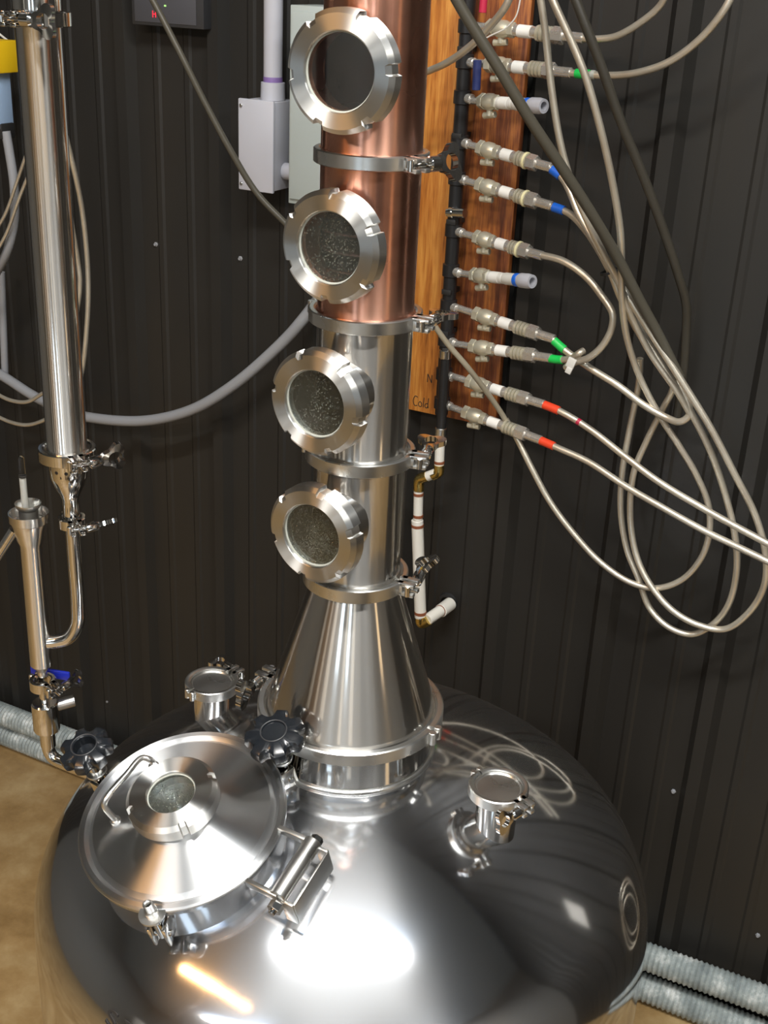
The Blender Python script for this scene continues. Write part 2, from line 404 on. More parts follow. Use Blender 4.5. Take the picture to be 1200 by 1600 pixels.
# ------------------------------------------------------------------ kettle
KR, KT, KC, KK = .585, 1.348, .80, .20       # radius, top, crown radius, knuckle radius
_zc = KT - KC; _x = KR - KK; _zk = _zc + math.sqrt((KC - KK) ** 2 - _x * _x); _ph = math.asin(_x / (KC - KK))
DOME = [(KC * math.sin(a), _zc + KC * math.cos(a)) for a in [_ph * i / 22 for i in range(23)]]
DOME += [(_x + KK * math.sin(a), _zk + KK * math.cos(a)) for a in [_ph + (PI / 2 - _ph) * i / 22 for i in range(1, 23)]]
def dome_z(r):
    for (r0, z0), (r1, z1) in zip(DOME, DOME[1:]):
        if r0 <= r <= r1: return z0 + (z1 - z0) * (r - r0) / max(r1 - r0, 1e-9)
    return _zk
def dome_r(z):
    if z <= _zk: return KR
    for (r0, z0), (r1, z1) in zip(DOME, DOME[1:]):
        if z1 <= z <= z0: return r0 + (r1 - r0) * (z0 - z) / max(z0 - z1, 1e-9)
    return 0
kettle = thing('still_kettle', 'large polished stainless steel kettle with a domed top, in front of the dark wall', 'kettle')
prof = [(0, .36), (.2, .365), (.4, .395), (.53, .46), (KR, .56)] + [(KR, z / 100) for z in range(62, 100, 6)] + list(reversed(DOME))
obj('shell', lathe(new(), prof, 160), M['dome'], kettle, ang=50)
for k in range(4):
    a = R_(45 + 90 * k); x, y = .42 * math.cos(a), .42 * math.sin(a)
    obj('leg', cyl(cyl(new(), (x, y, 0), (x, y, .02), .06), (x, y, .02), (x, y, .46), .03), M['satin'], kettle)
# neck under the cone
nk = [(.1524, dome_z(.1524) - .03), (.1524, 1.398), (.163, 1.405), (.163, 1.4135), (.1524, 1.4135), (.146, 1.4135), (.146, dome_z(.146) - .03)]
obj('neck', lathe(new(), nk, 96, closed=True), M['mirror'], kettle, ang=25)
obj('weld_bead', lathe(new(), [(.1524 + .006 * math.cos(a), dome_z(.1524) + .002 + .006 * math.sin(a)) for a in [R_(30 * k) for k in range(12)]], 96, closed=True), M['satin'], kettle)
# lettering on the side (only its start shows)
def letter(ch, ang_c, zc, size, r):
    cu = bpy.data.curves.new('t', 'FONT'); cu.body = ch; cu.size = size; cu.extrude = .0008; cu.align_x = 'CENTER'; cu.resolution_u = 6
    o = bpy.data.objects.new('t', cu); COL.objects.link(o)
    me = bpy.data.meshes.new_from_object(o.evaluated_get(bpy.context.evaluated_depsgraph_get())); bpy.data.objects.remove(o)
    bm = new(); bm.from_mesh(me); bpy.data.meshes.remove(me)
    bmesh.ops.subdivide_edges(bm, edges=[e for e in bm.edges if e.calc_length() > .004], cuts=2)
    for v in bm.verts:
        x, y, z = v.co; zz = zc + y * .55; rr = dome_r(zz) + .0012 + z; a = ang_c + x / r
        v.co = Vector((rr * math.cos(a), rr * math.sin(a), zz))
    return bm
def cyl_hit(px, py, r):
    d = ray(px, py); a = d.x ** 2 + d.y ** 2; b_ = 2 * (CAM.x * d.x + CAM.y * d.y); c = CAM.x ** 2 + CAM.y ** 2 - r * r
    k = (-b_ - math.sqrt(max(0, b_ * b_ - 4 * a * c))) / (2 * a); return CAM + d * k
def dome_hit(px, py):
    d = ray(px, py); k = 1.3
    while k < 3:
        P = CAM + d * k
        if math.hypot(P.x, P.y) < dome_r(P.z) and P.z < KT: return P
        k += .001
ps = dome_hit(176, 1590); aS = math.atan2(ps.y, ps.x)
obj('lettering', letter('S', aS, ps.z - .012, .062, KR), M['ink'], kettle, label='dark letter S')
obj('lettering', letter('T', aS + .078, ps.z - .012, .062, KR), M['ink'], kettle, label='dark letter T')

# ------------------------------------------------------------------ tri-clamps
def wing(bm, Mx, L=.05, s=1.0):
    """wing nut along +Z of Mx: hub then a flared triangular ring plate"""
    lathe(bm, solid([(.0065 * s, 0), (.0085 * s, .002), (.0085 * s, L * .42), (.0062 * s, L * .52)]), 20, Mx)
    n = 48; th = .0038 * s; Rm = .019 * s; R0 = .0095 * s; c = L * .5 + Rm * .9
    def rad(a):                              # rounded triangle, one corner on the hub
        k = max(math.cos(a - PI), math.cos(a - PI - R_(120)), math.cos(a - PI + R_(120)))
        return Rm * (.62 + .42 * max(0, (k - .5) * 2) ** 2.2)
    rings = []
    for side in (-1, 1):
        rings.append([bm.verts.new(Mx @ Vector((rad(2 * PI * i / n) * 1.15 * math.sin(2 * PI * i / n), side * th, c + rad(2 * PI * i / n) * math.cos(2 * PI * i / n)))) for i in range(n)])
        rings.append([bm.verts.new(Mx @ Vector((R0 * math.sin(2 * PI * i / n), side * th * 1.1, c + R0 * math.cos(2 * PI * i / n)))) for i in range(n)])
    o0, i0, o1, i1 = rings
    for i in range(n):
        j = (i + 1) % n
        bm.faces.new((o0[i], o0[j], i0[j], i0[i])); bm.faces.new((o1[i], i1[i], i1[j], o1[j]))
        bm.faces.new((o0[i], o1[i], o1[j], o0[j])); bm.faces.new((i0[i], i0[j], i1[j], i1[i]))
    return bm
def tri_clamp(label, c, Ro, h, gap, sgn=1, s=1.0, zdir=None, group=None, nut=.05, flip=0.0, m='satin', tilt=0.0, ws=1.2):
    base = frame(c, zdir, (1, 0, 0)) if zdir is not None else Tr(c)
    t = thing('pipe_clamp', label, 'pipe clamp', base @ RotZ(gap), group)
    Ri = Ro - .011 * s; hh = h / 2
    g = .006 * s / Ro + .05
    band = [(Ri, -hh + .002 * s), (Ri + .003, -hh), (Ro - .002 * s, -hh), (Ro, -hh + .0015 * s), (Ro, hh - .0015 * s), (Ro - .002 * s, hh), (Ri + .003, hh), (Ri, hh - .002 * s)]
    lugw = .011 * s; lugl = .024 * s
    for sd in (-1, 1):
        bm = new()
        a0, a1 = (g, PI - .03) if sd > 0 else (-PI + .03, -g)
        lathe(bm, band, 56, None, a0, a1, closed=True)
        y0 = sd * (.004 * s); y1 = sd * (.004 * s + lugw)
        ya, yb = min(y0, y1), max(y0, y1)
        for z0, z1 in ((-hh, -hh * .42), (hh * .42, hh)):
            box(bm, (Ro - .006 * s, ya, z0), (Ro + lugl, yb, z1), bev=.0012 * s)
        box(bm, (Ro - .008 * s, ya, -hh), (Ro + .004 * s, yb, hh), bev=.001 * s)
        if sd > 0: pass
        obj('clamp_half', bm, M[m], t)
    # hinge
    bm = new()
    for y in (-.008 * s, .008 * s):
        cyl(bm, (-Ro - .003 * s, y, -hh * .95), (-Ro - .003 * s, y, hh * .95), .0055 * s, 14)
    box(bm, (-Ro - .007 * s, -.010 * s, -hh * .5), (-Ro - .001 * s, .010 * s, hh * .5), bev=.001)
    obj('hinge', bm, M['satin'], t)
    xb = Ro + .014 * s; bm = new()
    cyl(bm, (xb, -sgn * .018 * s, 0), (xb, sgn * .034 * s, 0), .0036 * s, 12)
    cyl(bm, (xb, -sgn * .016 * s, -hh * .8), (xb, -sgn * .016 * s, hh * .8), .005 * s, 14)
    sb = obj('swing_bolt', bm, M['mirror'], t)
    Mx = frame((xb, sgn * .018 * s, 0), (0, sgn, tilt), (0, 0, 1)) @ RotZ(flip)
    obj('wing_nut', wing(new(), Mx, nut * s, s * ws), M['mirror'], sb)
    return t
tri_clamp('wide steel clamp ring between the cone foot and the kettle neck', (0, 0, 1.414), .169, .025, R_(152), 1, 1.25, nut=.034)
tri_clamp('steel clamp joining the cone top to the lowest column section', (0, 0, 1.685), .091, .024, R_(-24), 1, 1.0, flip=R_(60), tilt=.45)
tri_clamp('steel clamp joining the two steel column sections', (0, 0, 1.911), .091, .022, R_(-14), 1, 1.0, flip=R_(90), tilt=.2)
tri_clamp('steel clamp where copper column meets steel column', (0, 0, 2.144), .090, .021, R_(-24), 1, 1.0, flip=R_(90))
tri_clamp('uppermost steel clamp, joining the two copper column sections', (0, 0, 2.386), .087, .021, R_(-46), 1, 1.0, flip=R_(-15), nut=.045, ws=1.35)

# ------------------------------------------------------------------ column
TR = .0762
def boolean_cut(o, cutter_bm, Mx):
    me = bpy.data.meshes.new('cut'); bmesh.ops.recalc_face_normals(cutter_bm, faces=cutter_bm.faces); cutter_bm.to_mesh(me); cutter_bm.free()
    c = bpy.data.objects.new('cut', me); COL.objects.link(c); c.matrix_world = Mx
    md = o.modifiers.new('b', 'BOOLEAN'); md.operation = 'DIFFERENCE'; md.object = c; md.solver = 'EXACT'
    bpy.context.view_layer.update()
    dg = bpy.context.evaluated_depsgraph_get()
    new_me = bpy.data.meshes.new_from_object(o.evaluated_get(dg)); old = o.data
    o.modifiers.clear(); o.data = new_me; bpy.data.meshes.remove(old); bpy.data.objects.remove(c)
    bm = new(); bm.from_mesh(new_me)
    for f in bm.faces: f.smooth = True
    for e in bm.edges:
        if len(e.link_faces) == 2: e.smooth = e.calc_face_angle(0) < R_(28)
    bm.to_mesh(new_me); bm.free()
def port_pose(px, py, L):
    p = cyl_hit(px, py, L); return math.atan2(p.y, p.x), p.z
def union(parent, Mx, L, Ri, Ro, th, nr, glassm, tubem, z0, notches=6, ph=.2, bodyr=None):
    """sight glass along local Z of Mx: port tube from z0 to L, slotted nut, glass"""
    br = bodyr or Ri + .004
    pt = obj('sight_port', lathe(new(), [(br, z0), (br, L - th - .006), (br + .010, L - th), (br + .010, L - th + .006), (Ri - .003, L - th + .006), (Ri - .003, z0)], 64, closed=True), M[tubem], parent, Mx, ang=25)
    def mod(a, j, r):
        if j in (1, 2, 3, 4):
            q = ((a + ph) % (2 * PI / notches))
            if q < .17: return r - .0055 * Ro / .083
        return r
    pr = [(br + .0005, -th), (Ro - .0015, -th), (Ro, -th + .002), (Ro, -.007), (Ro - .007, 0), (nr + .0015, 0), (nr, -.0015), (nr, -.006), (br + .0005, -.006)]
    nm = lathe(new(), pr, 240, Tr((0, 0, 0)), closed=True, rmod=mod)
    nut = obj('slotted_nut', nm, M['brushed'], parent, Mx @ Tr((0, 0, L)), ang=30)
    obj('gasket', lathe(new(), [(nr + .001, -.0062), (nr - .0022, -.0062), (nr - .0022, -.0082), (nr + .001, -.0082)], 64, closed=True), M['gasket'], nut)
    obj('sight_glass', lathe(new(), solid([(nr + .002, -.0155), (nr + .002, -.0085)]), 64), glassm, nut)
    return nut
def column(label, z0, z1, px, py, L, bm_, glassm, ph, cat='column section', plates=()):
    t = thing('column_section', label, cat, Tr((0, 0, z0)))
    h = z1 - z0; ri = TR - .0022; fr = .0835
    pf = [(ri, 0), (fr, 0), (fr, .0022), (TR + .001, .008), (TR, .012), (TR, h - .012), (TR + .001, h - .008), (fr, h - .0022), (fr, h), (ri, h)]
    # fine vertical steps so that the shading stays even
    body = obj('tube_body', lathe(new(), pf, 128, closed=True), M[bm_], t, ang=28)
    a, zc = port_pose(px, py, L)
    Mx = frame((0, 0, zc - z0), (math.cos(a), math.sin(a), 0), (0, 0, 1))
    boolean_cut(body, lathe(new(), solid([(.0535, .02), (.0535, .2)]), 64), Tr((0, 0, z0)) @ Mx)
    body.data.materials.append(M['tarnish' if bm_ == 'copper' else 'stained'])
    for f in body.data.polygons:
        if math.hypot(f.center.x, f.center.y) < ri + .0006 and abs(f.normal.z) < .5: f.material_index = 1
    union(t, Mx, L, .0555, .083, .030, .0535, glassm, bm_, .058, ph=ph, bodyr=.0575)
    for zp in plates:
        pb = lathe(new(), [(0, 0), (ri - .001, 0), (ri - .001, .003), (0, .003)], 64, Tr((0, 0, zp - z0)))
        obj('inner_plate', pb, M['tarnish'], t)
    return t
column('lower polished steel column section with the lowest round sight glass', 1.6855, 1.9105, 485, 838, .142, 'tube', M['fogged'], .3, plates=(1.74,))
column('upper polished steel column section with a wet round sight glass, under the copper', 1.9115, 2.1435, 490, 632, .142, 'tube', M['wet'], .75, plates=(1.96,))
column('lower copper column section with a sight glass showing dark plates', 2.1445, 2.3855, 512, 388, .117, 'copper', M['wet'], 0.15, plates=(2.222, 2.25, 2.278))
column('upper copper column section with the topmost sight glass', 2.3865, 3.30, 529, 113, .117, 'copper', M['clearish'], 0.5, plates=(2.45,))
# cone
t = thing('cone_reducer', 'polished steel cone between kettle neck and column', 'cone', Tr((0, 0, 1.4145)))
cz = 1.684 - 1.4145
pc = [(.146, 0), (.163, 0), (.163, .004), (.1515, .010), (.149, .022), (.0775, cz - .014), (.0765, cz - .008), (.0835, cz - .002), (.0835, cz), (.072, cz)]
obj('cone_shell', lathe(new(), pc, 128), M['tube'], t, ang=28)

# ------------------------------------------------------------------ kettle ports with caps
def port(px, py, zc, Rc, label_cap, label_clamp, gap, sgn, flip, s=.9):
    p = atZ(px, py, zc)
    zb = dome_z(math.hypot(p.x, p.y)) - .03
    rt = Rc - .0165
    obj('port_neck', lathe(new(), [(rt, zb), (rt, zc - .014), (Rc - .006, zc - .010), (Rc - .006, zc - .006), (rt - .002, zc - .006), (rt - .002, zb)], 48, Tr((p.x, p.y, 0)), closed=True), M['mirror'], kettle)
    cap = obj('port_cap', lathe(new(), solid([(Rc - .006, 0), (Rc - .006, .005), (Rc - .0115, .0085), (Rc - .013, .0085), (Rc - .015, .006), (Rc - .018, .006)]), 64), M['satin'], None, Tr((p.x, p.y, zc - .0055)))
    tag(cap, label_cap, 'pipe cap')
    tri_clamp(label_clamp, (p.x, p.y, zc - .003), Rc, .020, gap, sgn, s, flip=flip, nut=.042)
    return p
port(779, 1231, 1.366, .0520, 'round flat steel cap on the port right of the cone', 'clamp holding the cap on the port right of the cone', R_(-48), -1, R_(10))
port(331, 1067, 1.352, .0520, 'round flat steel cap on the small port behind the manway', 'clamp holding the cap on the small port behind the manway', R_(48), 1, R_(90))

# ------------------------------------------------------------------ manway
LC = Vector((-.267, -.244, 1.342)); LN = Vector((-.186, -.301, 1)).normalized()
LF = frame(LC, LN, (1, 0, 0))
def L(px, py, h):                            # pixel -> lid frame, on the plane h above the rim
    d = ray(px, py); k = (h - (CAM - LC).dot(LN)) / d.dot(LN)
    return LF.inverted() @ (CAM + d * k)
LR = .176
obj('manway_collar', lathe(new(), [(LR - .012, -.23), (LR - .012, -.016), (LR - .002, -.014), (LR - .002, -.0065), (LR - .022, -.0065), (LR - .022, -.23)], 96, LF, closed=True), M['dome'], kettle)
lid = thing('manway_lid', 'round brushed steel manway lid on the kettle dome', 'lid', LF)
lp = [(LR - .01, -.006), (LR - .003, -.006), (LR, -.003), (LR, .001), (LR - .003, .004), (LR - .011, .0045), (LR - .014, .001), (LR - .018, -.001), (LR - .022, .002), (LR - .026, .006)]
for i in range(1, 13):
    r = (LR - .026) * (1 - i / 12); lp.append((r, .006 + .026 * (1 - (r / (LR - .026)) ** 1.35)))
lp = [(0, -.006)] + lp
obj('lid_shell', lathe(new(), lp, 128), M['lid'], lid, ang=30)
# sight glass in the lid
c = L(267, 1238, .066)
Ms = Tr((c.x, c.y, 0))
union(lid, Ms, .068, .048, .076, .030, .0405, M['wet'], 'satin', .015, notches=4, ph=-.35, bodyr=.056)
# handle
hp = [L(240, 1196, .026), L(236, 1188, .050), L(222, 1184, .060), L(196, 1212, .062), L(166, 1248, .060), L(163, 1258, .052), L(180, 1281, .020)]
lh = obj('lid_handle', sweep(new(), spline(hp, 7), .0052, 12), M['satin'], lid)
for p in (hp[0], hp[-1]): obj('handle_foot', cyl(new(), (p.x, p.y, p.z - .016), (p.x, p.y, p.z + .002), .009), M['satin'], lh)
# hinge: two arms from the rim, pivot tube, clevis on the kettle
A0 = L(443, 1298, .0); A1 = L(488, 1318, .0); B0 = L(392, 1381, .0); B1 = L(434, 1402, .0)
def bar(bm, a, b_, w, h):
    a = Vector(a); b_ = Vector(b_); x = (b_ - a).normalized(); z = Vector((0, 0, 1)); y = z.cross(x)
    m = Matrix(((x.x, y.x, z.x, a.x), (x.y, y.y, z.y, a.y), (x.z, y.z, z.z, a.z), (0, 0, 0, 1)))
    box(bm, (0, -w / 2, -h / 2), ((b_ - a).length, w / 2, h / 2), m, bev=.0015); return bm
obj('hinge_arm', bar(new(), A0 + (A0 - A1) * .15, A1, .008, .016), M['satin'], lid)
obj('hinge_arm', bar(new(), B0 + (B0 - B1) * .15, B1, .008, .016), M['satin'], lid)
ax = (B1 - A1).normalized()
obj('hinge_tube', cyl(new(), A1 - ax * .004, B1 + ax * .002, .0150, 24), M['satin'], lid)
hb = new()
Pa = A1 + (A1 - A0) * .12 + Vector((0, 0, -.016)); Pb = B1 + (B1 - B0) * .12 + Vector((0, 0, -.016))
out = (A1 - A0).normalized()
for q in (Pa, Pb):
    bar(hb, q + Vector((0, 0, -.012)), q + out * .022 + Vector((0, 0, -.012)), .006, .052)
bar(hb, Pa + out * .022 + Vector((0, 0, -.012)), Pb + out * .022 + Vector((0, 0, -.012)), .004, .050)
bmesh.ops.transform(hb, matrix=LF, verts=hb.verts)
obj('hinge_bracket', hb, M['satin'], kettle)
hn = new(); hexn(hn, B1 + ax * .004 + Vector((0, 0, -.012)), B1 + ax * .018 + Vector((0, 0, -.012)), .012); cyl(hn, B1 + ax * .016 + Vector((0, 0, -.012)), B1 + ax * .024 + Vector((0, 0, -.012)), .006)
obj('hinge_bolt', hn, M['mirror'], lid)
hn = new(); hexn(hn, A1 - ax * .004 + Vector((0, 0, -.006)), A1 - ax * .016 + Vector((0, 0, -.006)), .011)
obj('hinge_bolt', hn, M['mirror'], lid)

# star knobs on swing bolts
def star_knob(px, py, h, label, rot, rk=.048, tilt=Vector((0, 0, 1)), hollow=False):
    c = L(px, py, h)
    t = thing('star_knob', label, 'knob', LF @ frame(c, tilt, (1, 0, 0)) @ RotZ(rot), 'star knobs of the manway')
    bm = new()
    def mod(a, j, r):
        if r < rk * .75: return r
        q = -math.cos(7 * a); return r * (1 - .23 * math.sqrt(max(0, q + .15) / 1.15))
    pr = [(0, -.034), (.018, -.034), (.021, -.028), (rk * .88, -.027), (rk * .98, -.022), (rk * 1.02, -.012), (rk * .99, -.004), (rk * .88, 0), (.024, .0035), (.0215, .0040)] + ([(.0195, .002), (.0185, -.016), (0, -.016)] if hollow else [(.0205, .001), (0, .000)])
    lathe(bm, pr, 168, None, rmod=mod)
    obj('knob_head', bm, M['black'], t, ang=28)
    rg = [(.0225 + .0012 * math.cos(a), .004 + .0012 * math.sin(a)) for a in [R_(45 * k) for k in range(8)]]
    obj('trim_ring', lathe(new(), rg, 48, closed=True), M['display'], t)
    obj('threaded_sleeve', cyl(new(), (0, 0, -.068), (0, 0, -.028), .0125), M['mirror'], t)
    obj('washer', cyl(new(), (0, 0, -.072), (0, 0, -.067), .019, 28), M['satin'], t)
    return c
cl = star_knob(132, 1166, .062, 'black star knob with hollow centre at the left of the manway lid', .2, .046, hollow=True)
cr = star_knob(428, 1144, .062, 'black star knob between the manway lid and the cone', .5, .052)
# third swing bolt without its knob
cb = L(238, 1428, .0)
t = thing('swing_bolt', 'bare threaded swing bolt with washer at the front of the manway', 'bolt', LF @ Tr(cb))
obj('bolt_shank', cyl(new(), (0, 0, -.05), (0, 0, .024), .0065), M['mirror'], t)
bm = new()
for k in range(9):
    lathe(bm, [(.0062, k * .0028), (.0082, k * .0028 + .0014), (.0062, k * .0028 + .0028)], 20, Tr((0, 0, .004)))
obj('thread', bm, M['satin'], t)
obj('washer', lathe(new(), [(.009, -.001), (.0215, -.001), (.0215, .003), (.009, .003)], 40, closed=True), M['satin'], t)
obj('spacer', cyl(new(), (0, 0, .002), (0, 0, .012), .0105, 24), M['satin'], t)
# fork lugs on the collar for the three bolts
for c in (cl, cr, cb):
    bm = new(); a = math.atan2(c.y, c.x); rr = math.hypot(c.x, c.y)
    y = .012
    for sd in (-1, 1):
        box(bm, (LR - .016, sd * y - .003, -.075), (rr + .012, sd * y + .003, -.030), RotZ(a), bev=.001)
    cyl(bm, RotZ(a) @ Vector((rr, -y - .006, -.055)), RotZ(a) @ Vector((rr, y + .006, -.055)), .006)
    cyl(bm, RotZ(a) @ Vector((rr, 0, -.062)), RotZ(a) @ Vector((rr, 0, -.012)), .0075)
    bmesh.ops.transform(bm, matrix=LF, verts=bm.verts)
    obj('bolt_lug', bm, M['mirror'], kettle)

# ------------------------------------------------------------------ condenser and parrot at the left
CX, CY = -.5715, .3
def zc(px, py): return atY(px, py, CY).z
z1 = zc(104, 707); z_red = zc(112, 760); z2 = zc(120, 815)
t = thing('condenser', 'long vertical polished steel condenser tube at the left', 'condenser', Tr((CX, CY, z1)))
zt = zc(60, 28)
obj('condenser_tube', lathe(new(), [(.052, 0), (.052, .003), (.040, .009), (.038, .014), (.038, zt - z1 - .014), (.040, zt - z1 - .009), (.052, zt - z1 - .003), (.052, zt - z1), (.034, zt - z1), (.034, 0)], 80, closed=True), M['tube'], t)
t = thing('pipe_tee', 'steel pipe tee above the condenser at the top left', 'pipe fitting', Tr((CX, CY, zt + .001)))
obj('head_tube', lathe(new(), solid([(.052, 0), (.052, .003), (.040, .01), (.040, .35)]), 64), M['mirror'], t)
obj('side_outlet', cyl(new(), (-.02, -.02, .055), (-.10, -.05, .055), .022, 28), M['mirror'], t)
tri_clamp('steel clamp at the top of the left condenser', (CX, CY, zt), .056, .024, R_(-110), 1, 1.1, flip=0, nut=.04, m='mirror')
tri_clamp('steel clamp at the foot of the left condenser, wing nut to the right', (CX, CY, z1), .0555, .024, R_(-58), 1, 1.05, flip=R_(12), m='mirror', tilt=.12, ws=1.35)
t = thing('pipe_reducer', 'small steel bell reducer with breather holes below the condenser', 'pipe fitting', Tr((CX, CY, z2)))
H = z1 - z2
rp = [(.016, 0), (.0255, 0), (.0255, .003), (.017, .008), (.0165, H * .34), (.021, H * .42), (.030, H * .54), (.0365, H * .68), (.0375, H * .80), (.0375, H - .01), (.052, H - .003), (.052, H - .0005), (.034, H - .0005)]
obj('bell', lathe(new(), rp, 64), M['mirror'], t)
for a in (-112, -82):
    x, y = math.cos(R_(a)), math.sin(R_(a))
    obj('breather_hole', cyl(new(), (x * .034, y * .034, H * .80), (x * .0380, y * .0380, H * .80), .0035, 14), M['ink'], t)
tri_clamp('small steel clamp on the thin pipe under the left condenser', (CX, CY, z2), .0275, .022, R_(-62), 1, .95, flip=R_(60), nut=.055, m='mirror', tilt=.1)
# parrot
PX = -.6565
zcup = zc(42, 800); zb0 = zc(48, 850); zb1 = zc(70, 1043)
par = thing('spirit_parrot', 'upright steel test cup pipe with flared top, left of the kettle', 'test cup', Tr((PX, CY, zb1)))
h0 = zb0 - zb1; h1 = zcup - zb1
obj('cup_tube', lathe(new(), [(0, -.02), (.010, -.02), (.010, -.008), (.016, .001), (.0225, .008), (.0225, h0), (.027, h0 + .010), (.0345, h1 - .022), (.039, h1 - .018), (.0395, h1), (.038, h1), (.037, h1 - .017), (.025, h0 + .01), (.020, h0), (.020, .02), (0, .02)], 64), M['tube'], par)
obj('inner_cup', lathe(new(), [(.019, .05), (.019, h1 + .006), (.0245, h1 + .014), (.0255, h1 + .020), (.0245, h1 + .020), (.0175, h1 + .006), (.0175, .05)], 48, closed=True), M['satin'], par)
zj = zc(90, 1003) - zb1; dx = CX - PX; zd = z2 - zb1
sp = [(dx, 0, zd - .001), (dx, 0, zd - .06), (dx, 0, zj + .085), (dx - .004, 0, zj + .045), (dx - .022, 0, zj + .014), (dx - .045, 0, zj + .003), (.012, 0, zj - .002)]
obj('feed_pipe', sweep(new(), spline(sp, 8), .0145, 24), M['mirror'], par)
obj('feed_ferrule', lathe(new(), solid([(.0255, 0), (.0255, .003), (.0145, .009)]), 40, Tr((dx, 0, zd - .001)) @ Matrix.Rotation(PI, 4, 'X')), M['mirror'], par)
po = atY(0, 862, CY) - Vector((PX, CY, zb1)); po2 = atY(22, 828, CY) - Vector((PX, CY, zb1))
obj('overflow_spout', sweep(new(), [po * 1 + (po - po2) * 1.5, po, po2], .0105, 18), M['mirror'], par)
hy = thing('hydrometer', 'glass hydrometer with white paper scale standing in the steel test cup', 'hydrometer', Tr((PX - .006, CY, zcup - .12)))
zh = zc(31, 712) - (zcup - .12); zr = zc(35, 744) - (zcup - .12)
obj('glass_stem', lathe(new(), [(0, 0), (.007, .002), (.0072, .01), (.0066, zh - .008), (.005, zh - .002), (0, zh)], 24), M['glass'], hy)
obj('paper_scale', cyl(new(), (0, 0, .01), (0, 0, zr - .004), .0056, 20), M['label'], hy)
obj('scale_ring', cyl(new(), (0, 0, zr - .002), (0, 0, zr + .002), .0074, 24), M['ink'], hy)
# drain under the parrot
zk = zc(72, 1068)
tri_clamp('small steel clamp under the upright test cup pipe', (PX, CY, zk), .0275, .024, R_(-40), 1, .95, flip=0, nut=.04, m='mirror', tilt=.1, ws=1.1)
zA = zc(75, 1097); zB = zc(78, 1140); zC = zc(80, 1165)
v = thing('ball_valve', 'steel ball valve with blue lever under the upright test cup pipe', 'valve', Tr((PX, CY, zC)))
obj('valve_stem', cyl(new(), (0, 0, zA - zC), (0, 0, zk - zC), .010), M['mirror'], v)
obj('valve_body', lathe(new(), solid([(.016, 0), (.016, zB - zC - .004), (.0265, zB - zC), (.028, zB - zC + .004), (.028, zA - zC - .003), (.025, zA - zC)]), 40), M['mirror'], v)
obj('blue_lever', box(new(), (-.045, .030, zk - zC - .005), (.045, .036, zk - zC + .016), RotZ(R_(-12)), bev=.002), M['bluevalve'], v, label='dark blue lever')
obj('side_cap', cyl(new(), (.02, .012, zA - zC - .015), (.055, .03, zA - zC - .012), .013), M['satin'], v)
e = math.atan2(-CY, -PX); dd = Vector((math.cos(e), math.sin(e), 0))
obj('outlet_elbow', sweep(new(), spline([(0, 0, .01), (0, 0, -.012), dd * .012 + Vector((0, 0, -.028)), dd * .05 + Vector((0, 0, -.033)), dd * .17 + Vector((0, 0, -.035))], 6), .0135, 20), M['mirror'], v)

# ------------------------------------------------------------------ boards and manifold on the wall
def wbox(name, m, px0, px1, y_top, y_bot, w0, w1, pyref, parent=None, bev=.002, s1=None):
    a = WL(px0, pyref, w1); b_ = WL(px1, pyref, w1)
    zt_ = WL((px0 + px1) / 2, y_top, w1).z; zb_ = WL((px0 + px1) / 2, y_bot, w1).z
    x1 = b_.x if s1 is None else a.x + s1
    return obj(name, box(new(), (a.x, -w1, zb_), (x1, -w0, zt_), bev=bev), m, parent, WF if parent is None else None), (a.x, x1, zb_, zt_)
BW = .052
p = WL(682, 649, BW); zb = p.z
o = obj('wood_board', box(new(), (p.x - .14, -BW, zb), (p.x, -.030, 3.6), bev=.002), M['wood'], None, WF)
tag(o, 'orange pine board with handwriting at its foot, just right of the column', 'board')
def stroke(bm, pts, s0, z0, sc=.001):
    q = [Vector((s0 + x * sc, -BW - .0003, z0 + y * sc)) for x, y in pts]
    sweep(bm, spline(q, 5), .0011, 6); return bm
ink = new()
s0 = WL(646, 626, BW).x; z0 = WL(646, 633, BW).z
stroke(ink, [(12, 24), (5, 26), (0, 16), (1, 5), (6, 0), (12, 2)], s0, z0)
stroke(ink, [(19, 14), (15, 8), (17, 1), (23, 1), (24, 9), (19, 14)], s0, z0)
stroke(ink, [(30, 26), (29, 0)], s0, z0)
stroke(ink, [(41, 12), (35, 10), (34, 2), (39, 0), (42, 6)], s0, z0); stroke(ink, [(43, 27), (42, 12), (43, 0)], s0, z0)
s0 = WL(668, 594, BW).x; z0 = WL(668, 597, BW).z
stroke(ink, [(0, 0), (0, 22)], s0, z0); stroke(ink, [(0, 22), (12, 0)], s0, z0); stroke(ink, [(12, 0), (12, 21)], s0, z0)
obj('handwriting', ink, M['ink'], o, label='word Cold and a letter N in black pen')
p0 = WL(711, 655, BW); p1 = WL(774, 659, BW)
o = obj('wood_board', box(new(), (p0.x - .03, -BW, p0.z), (p1.x, -.030, 3.6), bev=.002), M['woodred'], None, WF)
tag(o, 'red stained wooden board behind the row of valves', 'board')
